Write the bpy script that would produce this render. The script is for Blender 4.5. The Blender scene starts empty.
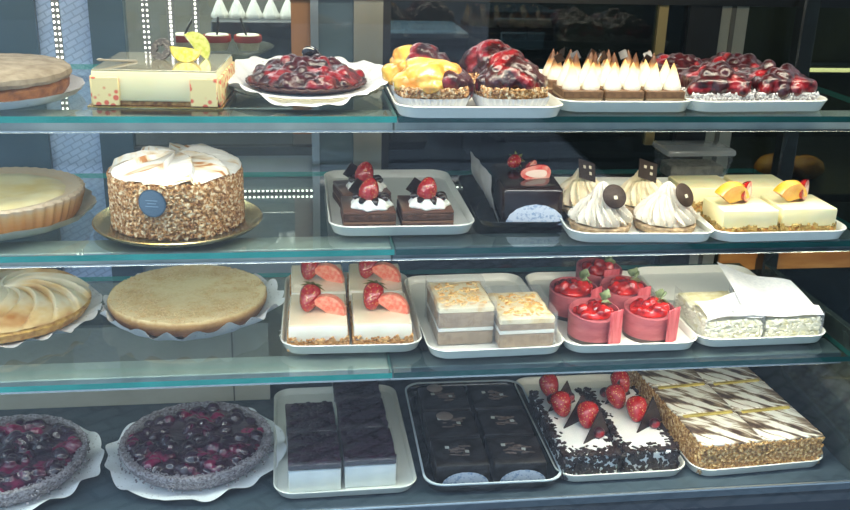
import bpy, bmesh, math, random
from mathutils import Vector, Matrix, noise
random.seed(7)
sc = bpy.context.scene
COL = sc.collection
PI = math.pi
sin, cos = math.sin, math.cos
Z1, Z2, Z3, Z4 = .5849, .4039, .2186, .0      # heights of the display levels
SHELF_Z = {1: Z1, 2: Z2, 3: Z3, 4: Z4}

def lin(h):
    h = h.lstrip('#')
    o = []
    for i in (0, 2, 4):
        c = int(h[i:i+2], 16)/255
        o.append(c/12.92 if c <= .04045 else ((c+.055)/1.055)**2.4)
    return (o[0], o[1], o[2], 1)

# ------------------------------------------------------------------ materials
MATS = {}
def mat(name, c1, c2=None, scale=60, rough=.5, metal=0, bump=0, bscale=None, sss=0, coat=0,
        spec=.5, vor=False, emis=None, estr=0, lo=.35, hi=.65, c3=None, alpha=1, detail=3, trans=0, stretch=None, dist=0, ior=None):
    if name in MATS: return MATS[name]
    m = bpy.data.materials.new(name); m.use_nodes = True
    nt = m.node_tree; N = nt.nodes; L = nt.links
    b = N['Principled BSDF']
    b.inputs['Base Color'].default_value = lin(c1)
    b.inputs['Roughness'].default_value = rough
    b.inputs['Metallic'].default_value = metal
    b.inputs['Specular IOR Level'].default_value = spec
    if ior: b.inputs['IOR'].default_value = ior
    if sss:
        b.inputs['Subsurface Weight'].default_value = sss
        b.inputs['Subsurface Radius'].default_value = (1, .6, .4)
        b.inputs['Subsurface Scale'].default_value = .006
    if coat:
        b.inputs['Coat Weight'].default_value = coat
        b.inputs['Coat Roughness'].default_value = .06
    if trans: b.inputs['Transmission Weight'].default_value = trans
    if alpha < 1: b.inputs['Alpha'].default_value = alpha
    if emis:
        b.inputs['Emission Color'].default_value = lin(emis); b.inputs['Emission Strength'].default_value = estr
    tc = N.new('ShaderNodeTexCoord'); mp = N.new('ShaderNodeMapping')
    L.new(tc.outputs['Object'], mp.inputs['Vector'])
    if stretch: mp.inputs['Scale'].default_value = stretch
    def tex(s):
        if vor:
            t = N.new('ShaderNodeTexVoronoi'); t.inputs['Scale'].default_value = s; out = t.outputs['Distance']
        else:
            t = N.new('ShaderNodeTexNoise'); t.inputs['Scale'].default_value = s
            t.inputs['Detail'].default_value = detail; t.inputs['Distortion'].default_value = dist; out = t.outputs['Fac']
        L.new(mp.outputs['Vector'], t.inputs['Vector'])
        return out
    if c2:
        r = N.new('ShaderNodeValToRGB')
        r.color_ramp.elements[0].position = lo; r.color_ramp.elements[0].color = lin(c1)
        r.color_ramp.elements[1].position = hi; r.color_ramp.elements[1].color = lin(c2)
        if c3:
            e = r.color_ramp.elements.new((lo+hi)/2); e.color = lin(c3)
        L.new(tex(scale), r.inputs['Fac']); L.new(r.outputs['Color'], b.inputs['Base Color'])
    if bump:
        bp = N.new('ShaderNodeBump'); bp.inputs['Strength'].default_value = 1; bp.inputs['Distance'].default_value = bump
        L.new(tex(bscale or scale), bp.inputs['Height']); L.new(bp.outputs['Normal'], b.inputs['Normal'])
    MATS[name] = m
    return m

def height_mat(name, stops, zlo, zhi, rough=.6, jitter=0, nscale=60, bump=0, sss=0, axis='Z', coat=0):
    """the food's own layers: colour by height in the object's own coordinates"""
    if name in MATS: return MATS[name]
    m = mat(name, stops[0][1], rough=rough, sss=sss, coat=coat)
    nt = m.node_tree; N = nt.nodes; L = nt.links; b = N['Principled BSDF']
    tc = N.new('ShaderNodeTexCoord'); sp = N.new('ShaderNodeSeparateXYZ'); L.new(tc.outputs['Object'], sp.inputs[0])
    mr = N.new('ShaderNodeMapRange'); mr.inputs['From Min'].default_value = zlo; mr.inputs['From Max'].default_value = zhi
    L.new(sp.outputs[axis], mr.inputs['Value'])
    nz = N.new('ShaderNodeTexNoise'); nz.inputs['Scale'].default_value = nscale; L.new(tc.outputs['Object'], nz.inputs['Vector'])
    ma = N.new('ShaderNodeMath'); ma.operation = 'MULTIPLY_ADD'; ma.inputs[1].default_value = jitter
    L.new(nz.outputs['Fac'], ma.inputs[0]); L.new(mr.outputs['Result'], ma.inputs[2])
    r = N.new('ShaderNodeValToRGB'); L.new(ma.outputs[0], r.inputs['Fac'])
    els = r.color_ramp.elements
    els[0].position = stops[0][0]; els[0].color = lin(stops[0][1])
    els[1].position = stops[-1][0]; els[1].color = lin(stops[-1][1])
    for p, c in stops[1:-1]:
        e = els.new(p); e.color = lin(c)
    L.new(r.outputs['Color'], b.inputs['Base Color'])
    if bump:
        bp = N.new('ShaderNodeBump'); bp.inputs['Distance'].default_value = bump; L.new(nz.outputs['Fac'], bp.inputs['Height'])
        L.new(bp.outputs['Normal'], b.inputs['Normal'])
    return m

def glass_mat(name, tint, rough=.02, ior=1.5, haze=0, hazecol='#ffffff', edge=None, gmul=1.0):
    """thin clear sheet: straight-through transmission + fresnel reflection (+ optional milky film)"""
    if name in MATS: return MATS[name]
    m = bpy.data.materials.new(name); m.use_nodes = True
    nt = m.node_tree; N = nt.nodes; L = nt.links
    N.remove(N['Principled BSDF']); out = N['Material Output']
    tr = N.new('ShaderNodeBsdfTransparent'); tr.inputs['Color'].default_value = lin(tint)
    gl = N.new('ShaderNodeBsdfGlossy'); gl.inputs['Roughness'].default_value = rough; gl.inputs['Color'].default_value = (gmul, gmul, gmul, 1)
    fr = N.new('ShaderNodeFresnel'); fr.inputs['IOR'].default_value = ior
    mx = N.new('ShaderNodeMixShader')
    ge = N.new('ShaderNodeNewGeometry'); iv = N.new('ShaderNodeMath'); iv.operation = 'SUBTRACT'; iv.inputs[0].default_value = 1
    L.new(ge.outputs['Backfacing'], iv.inputs[1]); ml = N.new('ShaderNodeMath'); ml.operation = 'MULTIPLY'
    L.new(fr.outputs[0], ml.inputs[0]); L.new(iv.outputs[0], ml.inputs[1]); L.new(ml.outputs[0], mx.inputs[0])
    L.new(gl.outputs[0], mx.inputs[2])
    if haze:
        df = N.new('ShaderNodeBsdfDiffuse'); df.inputs['Color'].default_value = lin(hazecol)
        tl = N.new('ShaderNodeBsdfTranslucent'); tl.inputs['Color'].default_value = lin(hazecol)
        ad = N.new('ShaderNodeMixShader'); L.new(df.outputs[0], ad.inputs[1]); L.new(tl.outputs[0], ad.inputs[2])
        m2 = N.new('ShaderNodeMixShader'); m2.inputs[0].default_value = haze
        L.new(tr.outputs[0], m2.inputs[1]); L.new(ad.outputs[0], m2.inputs[2]); L.new(m2.outputs[0], mx.inputs[1])
    else:
        L.new(tr.outputs[0], mx.inputs[1])
    L.new(mx.outputs[0], out.inputs['Surface'])
    MATS[name] = m
    return m

# ------------------------------------------------------------------ object helpers
def link(name, verts, faces, m, parent=None, loc=(0, 0, 0), rot=(0, 0, 0), smooth=True, fm=None, sharp=None):
    me = bpy.data.meshes.new(name); me.from_pydata([tuple(v) for v in verts], [], faces)
    ms = m if isinstance(m, (list, tuple)) else [m]
    for x in ms: me.materials.append(x)
    if fm:
        for i, p in enumerate(me.polygons): p.material_index = fm[i]
    if smooth:
        me.polygons.foreach_set('use_smooth', [True]*len(me.polygons))
        if sharp:
            try: me.set_sharp_from_angle(angle=math.radians(sharp))
            except Exception: pass
    me.update()
    o = bpy.data.objects.new(name, me); COL.objects.link(o)
    o.location = loc; o.rotation_euler = rot
    if parent: o.parent = parent
    return o

def thing(name, label, cat, loc=(0, 0, 0), rz=0, group=None):
    o = bpy.data.objects.new(name, None); COL.objects.link(o)
    o.empty_display_size = .02
    o.location = loc; o.rotation_euler = (0, 0, rz)
    o['label'] = label; o['category'] = cat
    if group: o['group'] = group
    return o

def tag(o, label, cat, group=None):
    o['label'] = label; o['category'] = cat
    if group: o['group'] = group
    return o

def struct(o):
    o['kind'] = 'structure'
    return o

def dup(root, loc, rz, label, group=None):
    r = root.copy(); COL.objects.link(r); r.location = loc; r.rotation_euler = (0, 0, rz)
    r['label'] = label
    if group: r['group'] = group
    for ch in list(root.children):
        c = ch.copy(); COL.objects.link(c); c.parent = r
        for g in ch.children:
            d = g.copy(); COL.objects.link(d); d.parent = c
    return r

class G:
    """collects shapes into one mesh"""
    def __init__(s): s.v = []; s.f = []; s.m = []
    def add(s, vf, mi=0, T=None):
        v, f = vf; n = len(s.v)
        if T is not None: v = [T @ Vector(p) for p in v]
        s.v += [tuple(p) for p in v]; s.f += [tuple(i+n for i in q) for q in f]; s.m += [mi]*len(f)
        return s
    def obj(s, name, m, parent=None, loc=(0, 0, 0), rot=(0, 0, 0), smooth=True, sharp=40):
        return link(name, s.v, s.f, m, parent, loc, rot, smooth, s.m, sharp)

def Tm(x=0, y=0, z=0, rx=0, ry=0, rz=0, s=(1, 1, 1)):
    if isinstance(s, (int, float)): s = (s, s, s)
    return Matrix.Translation((x, y, z)) @ Matrix.Rotation(rz, 4, 'Z') @ Matrix.Rotation(ry, 4, 'Y') @ Matrix.Rotation(rx, 4, 'X') @ Matrix.Diagonal((s[0], s[1], s[2], 1))

def bm_out(bm):
    bm.verts.ensure_lookup_table()
    v = [x.co.copy() for x in bm.verts]; f = [[q.index for q in p.verts] for p in bm.faces]
    bm.free()
    return v, f

def box(w, d, h, bev=0, seg=2, cut=0, amp=0, freq=60, z0=0, seed=0, taper=1):
    """box centred on x,y, standing on z0; amp roughens it"""
    bm = bmesh.new(); bmesh.ops.create_cube(bm, size=1)
    for v in bm.verts:
        k = taper if v.co.z < 0 else 1
        v.co = Vector((v.co.x*w*k, v.co.y*d*k, (v.co.z+.5)*h+z0))
    if cut: bmesh.ops.subdivide_edges(bm, edges=bm.edges[:], cuts=cut, use_grid_fill=True)
    if bev:
        es = [e for e in bm.edges if len(e.link_faces) == 2 and e.link_faces[0].normal.dot(e.link_faces[1].normal) < .5]
        bm.normal_update()
        es = [e for e in bm.edges if len(e.link_faces) == 2 and e.calc_face_angle(0) > .7]
        bmesh.ops.bevel(bm, geom=es, offset=bev, segments=seg, profile=.5, affect='EDGES')
    bm.normal_update()
    if amp:
        for v in bm.verts:
            n = noise.noise(v.co*freq+Vector((seed, seed*2.3, 0)))
            v.co += v.normal*n*amp
    return bm_out(bm)

def lathe(prof, n=48, rf=None, zf=None, cap0=True, cap1=True):
    """prof: (r, z) list bottom to top; rf(theta, k, r, z)->r; zf(theta, k, r, z)->z"""
    v = []; f = []
    for k, (r, z) in enumerate(prof):
        for i in range(n):
            t = 2*PI*i/n
            rr = rf(t, k, r, z) if rf else r
            zz = zf(t, k, r, z) if zf else z
            v.append((rr*cos(t), rr*sin(t), zz))
    for k in range(len(prof)-1):
        for i in range(n):
            j = (i+1) % n
            f.append((k*n+i, k*n+j, (k+1)*n+j, (k+1)*n+i))
    if cap0: f.append(tuple(reversed(range(n))))
    if cap1: f.append(tuple(range((len(prof)-1)*n, len(prof)*n)))
    return v, f

def ico(r, sub=2, sx=1, sy=1, sz=1, amp=0, freq=3, seed=0):
    bm = bmesh.new(); bmesh.ops.create_icosphere(bm, subdivisions=sub, radius=1)
    for v in bm.verts:
        k = 1+amp*noise.noise(v.co*freq+Vector((seed, seed*1.7, seed*.3)))
        v.co = Vector((v.co.x*sx*r*k, v.co.y*sy*r*k, v.co.z*sz*r*k))
    return bm_out(bm)

def rrect(w, d, r, n=6):
    """rounded rectangle outline centred on the origin"""
    r = min(r, w/2-.0005, d/2-.0005)
    p = []
    for cx, cy, a0 in ((w/2-r, d/2-r, 0), (-w/2+r, d/2-r, 90), (-w/2+r, -d/2+r, 180), (w/2-r, -d/2+r, 270)):
        for i in range(n+1):
            a = math.radians(a0+90*i/n); p.append((cx+r*cos(a), cy+r*sin(a)))
    return p

def loft(rings, cap0=True, cap1=True):
    n = len(rings[0]); v = [p for r in rings for p in r]; f = []
    for k in range(len(rings)-1):
        for i in range(n):
            j = (i+1) % n; f.append((k*n+i, k*n+j, (k+1)*n+j, (k+1)*n+i))
    if cap0: f.append(tuple(reversed(range(n))))
    if cap1: f.append(tuple(range((len(rings)-1)*n, len(rings)*n)))
    return v, f

def crumbs(pts, s0, s1, flat=.6, seed=1):
    """small irregular bits pressed on a surface; pts: (point, normal)"""
    rnd = random.Random(seed); g = G()
    base = [(-1, -1, -1), (1, -1, -.8), (1, 1, -1), (-1, 1, -.9), (-.8, -.7, 1), (.9, -.8, .8), (.7, .9, 1), (-.9, .7, .7)]
    fc = [(0, 3, 2, 1), (4, 5, 6, 7), (0, 1, 5, 4), (1, 2, 6, 5), (2, 3, 7, 6), (3, 0, 4, 7)]
    for p, n in pts:
        s = rnd.uniform(s0, s1)*.5
        q = Vector(n).to_track_quat('Z', 'Y').to_matrix().to_4x4()
        M = Matrix.Translation(Vector(p)) @ q @ Matrix.Rotation(rnd.uniform(0, 6.3), 4, 'Z') @ Matrix.Rotation(rnd.uniform(-.5, .5), 4, 'X') @ Matrix.Diagonal((s*rnd.uniform(.7, 1.5), s*rnd.uniform(.6, 1), s*flat, 1))
        g.add((base, fc), 0, M)
    return g.v, g.f

def side_pts(w, d, z0, z1, n, rnd, sides='FBLR'):
    out = []
    ws = {'F': w, 'B': w, 'L': d, 'R': d}
    tot = sum(ws[s] for s in sides)
    for _ in range(n):
        t = rnd.uniform(0, tot)
        for s in sides:
            if t < ws[s]: break
            t -= ws[s]
        z = rnd.uniform(z0, z1)
        if s == 'F': out.append(((t-w/2, -d/2, z), (0, -1, 0)))
        elif s == 'B': out.append(((t-w/2, d/2, z), (0, 1, 0)))
        elif s == 'L': out.append(((-w/2, t-d/2, z), (-1, 0, 0)))
        else: out.append(((w/2, t-d/2, z), (1, 0, 0)))
    return out

# ------------------------------------------------------------------ shared materials
white_mel = mat('white_melamine', '#e8e6dc', rough=.22, spec=.5)
paper_white = mat('paper_white', '#e9e9ea', '#d5d8de', scale=200, rough=.8, bump=.0006, bscale=150)
paper_cup = mat('paper_cup', '#dfe0e6', rough=.75)
choc_dark = mat('chocolate_dark', '#1c100c', '#2c1a13', scale=90, rough=.28, coat=.3)
choc_mid = mat('chocolate_cake', '#3d241a', '#5a3a2b', scale=160, rough=.7, bump=.0015, bscale=260)
cream = mat('whipped_cream', '#f3efe6', rough=.55, sss=.2, bump=.0008, bscale=90)
berry = mat('glazed_red_berries', '#3d0710', '#8a0f1a', scale=30, rough=.3, coat=.45, lo=.4, hi=.62, bump=.0028, bscale=130, c3='#1f040a')
berry_dark = mat('glazed_dark_berries', '#2c0b20', '#7c1642', scale=24, rough=.2, coat=.7, lo=.42, hi=.66, bump=.0025, bscale=75, c3='#330b28')
straw_red = mat('strawberry_skin', '#d0b060', '#9c1216', scale=260, rough=.22, coat=.7, vor=True, lo=.10, hi=.30, bump=.0008)
straw_cut = mat('strawberry_flesh', '#f2b9a4', '#d5372c', scale=70, rough=.3, coat=.5)
leaf = mat('strawberry_leaf', '#5d6b2c', '#8a9a4a', scale=200, rough=.6)
peach = mat('glazed_peach', '#e08a1c', '#efcb62', scale=32, rough=.25, coat=.5, bump=.002, bscale=90, sss=.2)
citrus = mat('grapefruit_flesh', '#e9694f', '#f2a98c', scale=140, rough=.3, coat=.6, sss=.2)
rind = mat('citrus_rind', '#f3c9a5', rough=.5)
biscuit = mat('biscuit_crumb', '#8a5a2c', '#d9a866', scale=170, rough=.8, bump=.002, bscale=200, c3='#b98446')
nut = mat('chopped_nuts', '#7a4a24', '#f2dfba', scale=210, rough=.6, c3='#c08c52', lo=.33, hi=.67)
nut_dark = mat('chopped_nuts_brown', '#6b4320', '#ecd09a', scale=180, rough=.6, c3='#b98a4c', lo=.33, hi=.67)
crust = mat('baked_crust', '#8f5c2b', '#d29a55', scale=50, rough=.65, bump=.0015, bscale=120)
mousse = mat('pale_mousse', '#f3e3b8', '#f8edcd', scale=20, rough=.45, sss=.2)
cheese = mat('cheesecake_cream', '#efe6d2', '#f6f0e2', scale=25, rough=.4, sss=.2)
gold_card = mat('gold_card', '#c9a25a', rough=.25, metal=.9)
steel = mat('brushed_steel', '#a9a79f', '#bdbbb2', scale=30, rough=.28, metal=1, stretch=(1, 1, 40))
steel_dark = mat('steel_dark', '#40474d', rough=.3, metal=.9)
film = glass_mat('clear_film', '#f4f6f8', rough=.12, ior=1.45, haze=.16, hazecol='#e8ecf2')
film_clear = glass_mat('clear_plastic', '#f8fafa', rough=.05, ior=1.45, haze=.04)
film_milky = glass_mat('milky_film', '#f0f0f0', rough=.2, ior=1.4, haze=.34, hazecol='#eeeeee')

# ------------------------------------------------------------------ common food pieces
def doily_mat():
    m = mat('lace_paper', '#eceef2', rough=.85)
    nt = m.node_tree; N = nt.nodes; L = nt.links
    tc = N.new('ShaderNodeTexCoord'); v = N.new('ShaderNodeTexVoronoi'); v.inputs['Scale'].default_value = 130
    L.new(tc.outputs['Object'], v.inputs['Vector'])
    r = N.new('ShaderNodeValToRGB'); r.color_ramp.elements[0].position = .14; r.color_ramp.elements[0].color = (.62, .62, .62, 1)
    r.color_ramp.elements[1].position = .2
    L.new(v.outputs['Distance'], r.inputs['Fac']); L.new(r.outputs['Color'], N['Principled BSDF'].inputs['Alpha'])
    return m
lace = doily_mat()

def doily(r, h, rin, lobes=22, wav=.006, seed=0, n=176, ruffle=.004, asym=None, zh=None, lim=.0003):
    """lace paper whose scalloped rim turns up round the food"""
    prof = [(rin*.3, 0), (rin, .0004)]
    K = 7
    for k in range(1, K+1):
        t = k/K; prof.append((rin+(r-rin)*t, .0006+h*t**1.4))
    last = len(prof)-1
    def rf(t, k, rr, z):
        u = max(0, (k-1)/(last-1))
        a = asym(t) if asym else 0
        return rr+u*u*(wav*abs(sin(lobes*t/2+seed))+.004*noise.noise(Vector((cos(t)*3+seed, sin(t)*3, 0))))+a*u
    def zf(t, k, rr, z):
        u = max(0, (k-1)/(last-1))
        return max(lim, (z if not zh else .0006+zh(t)*u**1.3)+u*(ruffle*sin(lobes*t/2*1.5+seed)+h*.5*noise.noise(Vector((cos(t)*2.2, sin(t)*2.2, seed+3)))))
    return lathe(prof, n, rf, zf, cap0=True, cap1=False)

def strawberry_vf(r, L_):
    prof = []
    for k in range(13):
        t = k/12; a = PI*t
        z = -cos(a)*.5*L_+L_*.5
        rr = r*sin(a)**.75*(1-.0*t)*(.55+.62*t if t < .75 else 1.015-.3*(t-.75))
        prof.append((max(rr, .0002), z))
    return lathe(prof, 20)

def add_strawberry(parent, x, y, z, r=.017, L_=.036, rx=0, ry=0, rz=0, calyx=True, name='strawberry'):
    M = Tm(x, y, z, rx, ry, rz)
    g = G().add(strawberry_vf(r, L_), 0, M)
    s = g.obj(name, straw_red, parent)
    if calyx:
        c = G()
        for k in range(7):
            a = k*2*PI/7
            p = [(0, -.003, L_*.98), (.5*r, -.0035, L_*1.0), (1.15*r, 0, L_*.93), (.5*r, .0035, L_*1.0), (0, .003, L_*.98), (.5*r, 0, L_*1.05)]
            c.add((p, [(0, 1, 5), (1, 2, 5), (2, 3, 5), (3, 4, 5), (4, 0, 5)]), 0, M @ Matrix.Rotation(a, 4, 'Z'))
        c.obj('leaf', leaf, s)
    return s

def add_half_strawberry(parent, x, y, z, r=.016, L_=.036, rx=0, ry=0, rz=0):
    v, f = strawberry_vf(r, L_)
    v = [Vector(p) for p in v]; v = [Vector((p.x, max(p.y, .0), p.z)) for p in v]
    s = G().add((v, f), 0, Tm(x, y, z, rx, ry, rz)).obj('strawberry_half', straw_red, parent)
    # the cut face
    pts = []
    for k in range(13):
        t = k/12; a = PI*t; zz = -cos(a)*.5*L_+L_*.5
        rr = r*sin(a)**.75*(.55+.62*t if t < .75 else 1.015-.3*(t-.75)); pts.append((rr, zz))
    ring = [(p[0]*.94, -.0006, p[1]) for p in pts]+[(-p[0]*.94, -.0006, p[1]) for p in reversed(pts)]
    core = [(p[0]*.45, -.0012, L_*.15+p[1]*.72) for p in pts]+[(-p[0]*.45, -.0012, L_*.15+p[1]*.72) for p in reversed(pts)]
    g = G().add((ring, [tuple(range(len(ring)))]), 0, Tm(x, y, z, rx, ry, rz))
    g.add((core, [tuple(range(len(core)))]), 1, Tm(x, y, z, rx, ry, rz))
    g.obj('cut_face', [straw_cut, mat('strawberry_core', '#f5d9c8', rough=.4)], s, smooth=False)
    return s

def wedge(r, th, ang=120, n=12, rin=.0):
    """segment of a citrus or peach: a slice of a disc with a rounded skin side"""
    v = []; f = []
    A = math.radians(ang)
    for s in (-1, 1):
        v.append((0, s*th*.12, 0))
        for i in range(n+1):
            a = -A/2+A*i/n
            v.append((r*sin(a), s*th*.5, r*cos(a)))
    m = n+2
    f += [(0, i+1, i+2) for i in range(n)] + [(m, m+i+2, m+i+1) for i in range(n)]
    base = len(v)
    for i in range(n+1):
        a = -A/2+A*i/n; v.append((r*1.1*sin(a), 0, r*1.1*cos(a)))
    for i in range(n):
        f.append((1+i, base+i, base+i+1, 2+i)); f.append((base+i, m+1+i, m+2+i, base+i+1))
    f.append((0, m, m+1, base, 1)); f.append((0, 1+n, base+n, m+1+n, m))
    return v, f

def dollop(r, h, lobes=8, amp=.16, twist=1.3, n=40, K=12, tip=.0, bend=0, pw=.75):
    prof = []
    for k in range(K+1):
        t = k/K
        rr = r*(1-t)**pw*(1 if t > .12 else .86+.14*t/.12)
        prof.append((max(rr, .0003), h*t))
    def rf(th, k, rr, z):
        t = k/K; return rr*(1+amp*cos(lobes*(th+twist*t)))
    v, f = lathe(prof, n, rf)
    if bend: v = [(p[0]+bend*(p[2]/h)**2, p[1], p[2]) for p in v]
    return v, f

def berry_pile(n, rx, ry, r0, r1, h, seed=0, square=False, z0=0, sub=2, dome=True, amp=.12):
    """glazed whole berries heaped over a disc or square"""
    rnd = random.Random(seed); g = G()
    for i in range(n):
        for _ in range(40):
            x = rnd.uniform(-1, 1); y = rnd.uniform(-1, 1)
            if square or x*x+y*y < 1: break
        d2 = max(abs(x), abs(y))**2 if square else x*x+y*y
        r = rnd.uniform(r0, r1)
        z = z0+h*((1-d2) if dome else 1)*rnd.uniform(.55, 1)+r*.4
        g.add(ico(r, sub, 1, rnd.uniform(.85, 1.1), rnd.uniform(.8, 1), amp, 2.5, i), 0, Tm(x*rx, y*ry, z, rnd.uniform(0, 6), rnd.uniform(0, 6), 0))
    # jelly that fills the gaps
    if square:
        g.add(box(rx*2, ry*2, h*.6+r0*.6, .006, 2, cut=6, amp=.003, freq=60, z0=z0, seed=seed))
    else:
        R = rx*1.02
        g.add(lathe([(R*.96, z0), (R, z0+r0*.5), (R*.85, z0+h*.45+r0*.5), (R*.5, z0+h*.8+r0*.4), (.001, z0+h+r0*.3)], 32,
                    zf=None))
    return g

def melt(o, vox=.0022, it=3):
    """fuse the lumps of a heap into one glazed mass"""
    m = o.modifiers.new('fuse', 'REMESH'); m.mode = 'VOXEL'; m.voxel_size = vox; m.use_smooth_shade = True
    s = o.modifiers.new('soften', 'SMOOTH'); s.factor = .5; s.iterations = it
    return o

def scatter_top(w, d, z, n, rnd):
    return [((rnd.uniform(-w/2, w/2), rnd.uniform(-d/2, d/2), z), (0, 0, 1)) for _ in range(n)]
# ------------------------------------------------------------------ camera
CAM = Vector((0, -1.2, .8390)); PITCH, YAW, ROLL, FPX = .351001, .143655, .030042, 954.1
Fw = Vector((sin(YAW)*cos(PITCH), cos(YAW)*cos(PITCH), -sin(PITCH)))
R0 = Vector((cos(YAW), -sin(YAW), 0)); U0 = R0.cross(Fw)
Rt = cos(ROLL)*R0+sin(ROLL)*U0; Up = -sin(ROLL)*R0+cos(ROLL)*U0
cd = bpy.data.cameras.new('camera'); cam = bpy.data.objects.new('camera', cd); COL.objects.link(cam)
cd.sensor_width = 36; cd.lens = 36*FPX/850; cd.clip_start = .01
cam.matrix_world = Matrix(((Rt.x, Up.x, -Fw.x, CAM.x), (Rt.y, Up.y, -Fw.y, CAM.y), (Rt.z, Up.z, -Fw.z, CAM.z), (0, 0, 0, 1)))
sc.camera = cam

# ------------------------------------------------------------------ the display case
XL, XR, XSPL = -.95, .835, .132        # ends of the shelves, joint between the two panes
DEPTH = .40
shelf_glass = glass_mat('shelf_glass', '#edf3f1', rough=.03, ior=1.52)
edge_teal = mat('glass_edge_teal', '#149488', '#3dbcae', scale=6, rough=.15, spec=.6, stretch=(1, .01, .01))
edge_dark = mat('glass_edge_dark', '#143f3d', '#205a56', scale=6, rough=.15, spec=.6, stretch=(1, .01, .01))
rail_light = mat('rail_steel', '#9fa19e', '#bcbdb7', scale=14, rough=.35, metal=.25, stretch=(1, .05, .05))
rail_dim_reflection = mat('rail_dim_reflection', '#4b555c', '#687177', scale=14, rough=.35, metal=.3, stretch=(1, .05, .05))  # same rail on the right, its darker reflections put into the colour

def glass_shelf(z, x0, x1, edge, label, n=0):
    v, f = box(x1-x0, DEPTH, .0082, 0)
    v = [(p[0]+(x0+x1)/2, p[1]+DEPTH/2, p[2]-.0083) for p in v]
    fm = []
    for q in f:
        c = sum((Vector(v[i]) for i in q), Vector())/4
        zz = c.z+.0042
        fm.append(0 if abs(zz) > .0035 else 1)
    o = link('glass_shelf', v, f, [shelf_glass, edge], loc=(0, 0, z), smooth=False, fm=fm)
    tag(o, label, 'shelf', 'glass display shelves')
    return o
for z, nm in ((Z1, 'top'), (Z2, 'middle'), (Z3, 'lower')):
    what = {'top': 'under the lemon mousse cake', 'middle': 'carrying the big nut coated cake', 'lower': 'carrying the baked cheesecake'}[nm]
    whatr = {'top': 'carrying fruit tartlets and meringue bars', 'middle': 'carrying meringue tartlets and brownies', 'lower': 'carrying pink cakes and wrapped slices'}[nm]
    glass_shelf(z, XL, XSPL, edge_teal, 'left pane of glass shelf with bright teal edge, '+what)
    glass_shelf(z, XSPL+.002, XR, edge_dark, 'right pane of glass shelf with dark green edge, '+whatr)
    # rail under the pane
    for (x0, x1, m, side) in ((XL, XSPL, rail_light, 'left'), (XSPL, XR, rail_light if nm == 'top' else rail_dim_reflection, 'right')):
        t = thing('shelf_rail', 'flat steel rail under the %s half of the %s glass shelf' % (side, {'top': 'top', 'middle': 'second', 'lower': 'third'}[nm]), 'rail', ((x0+x1)/2, .06, z-.0292), 0, 'rails under the shelves')
        G().add(box(x1-x0-.001, .052, .020, .0015, 1)).obj('rail', m, t, smooth=False)
        G().add(box(x1-x0-.002, .0015, .003, 0), 0, Tm(0, -.027, .001)).obj('edge_highlight', mat('edge_highlight_steel', '#c9cac6', rough=.2, metal=1), t, smooth=False)  # bright strip added as the highlight on the rail's lower front edge

# LED strips: a thin base with separate little lamps
led_on = mat('led_lamp', '#ffffff', emis='#fff6e6', estr=4)
led_base = mat('led_base', '#6a6e6e', rough=.5)
led_mesh = None
def led_strip(label, p0, p1, n, normal, rows=1, size=.0035, gap=.007, basew=.012):
    global led_mesh
    p0 = Vector(p0); p1 = Vector(p1); d = (p1-p0); Ln = d.length; d.normalize(); nn = Vector(normal)
    side = nn.cross(d)
    t = thing('led_strip', label, 'light', p0, 0, 'LED strips')
    M = Matrix((( d.x, side.x, nn.x, 0), (d.y, side.y, nn.y, 0), (d.z, side.z, nn.z, 0), (0, 0, 0, 1)))
    G().add(box(Ln, basew, .0016, 0), 0, M @ Tm(Ln/2, 0, 0)).obj('strip_base', led_base, t, smooth=False)
    for k in range(n):
        for r in range(rows):
            pos = M @ Vector(((k+.5)*Ln/n, (r-(rows-1)/2)*gap, .0016))
            if led_mesh is None:
                o = G().add(box(1, .8, .5, 0)).obj('led', led_on, t, smooth=False); led_mesh = o.data
            else:
                o = bpy.data.objects.new('led', led_mesh); COL.objects.link(o); o.parent = t
            o.scale = (size, size, size)
            o.rotation_euler = M.to_euler()
            o.location = pos
    return t

# deck, back doors, posts, end panel
deck_m = mat('deck_steel', '#3c4a54', '#4a5963', scale=8, rough=.25, metal=.3, stretch=(1, 3, 1))
o = struct(G().add(box(XR-XL+.5, .47, .02, .002, 1), 0, Tm((XL+XR)/2+.2, .235, -.0202)).obj('trim_1', deck_m, smooth=False))
o = struct(G().add(box(XR-XL+.5, .005, .004, .001, 1), 0, Tm((XL+XR)/2+.2, -.0035, -.0038)).obj('trim_2', mat('trim_bright', '#aab4ba', rough=.25, metal=.8), smooth=False))
# body of the counter below the deck
struct(G().add(box(XR-XL+.5, .47, .60, .003, 1), 0, Tm((XL+XR)/2+.2, .235, -.6215)).obj('wall_front', mat('fascia', '#1d2730', '#26323c', scale=5, rough=.25), smooth=False))
# raised dark glass that covers the deck at the back left
back_pale = mat('back_pale', '#b9b4a2', '#c6c2b2', scale=6, rough=.35)
back_dark = mat('back_dark', '#1c2226', '#262e33', scale=5, rough=.18, coat=.4)

YB = .43
def panel(name, x0, x1, z0, z1, m, y=YB, th=.01, bev=0):
    return struct(G().add(box(x1-x0, th, z1-z0, bev, 1), 0, Tm((x0+x1)/2, y+th/2, z0)).obj(name, m, smooth=False))
# lower back: a low wall behind the deck
panel('wall_back', XL, -.05, -.0, .15, back_pale, y=.338)
panel('trim_3', -.114, -.1115, .0, .15, mat('seam', '#6d6a62', rough=.5), y=.336, th=.002)
panel('wall_back_low', XL, .02, .0, .195, back_pale)
panel('wall_back_right', .02, XR+.45, 0, .195, back_dark)
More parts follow.
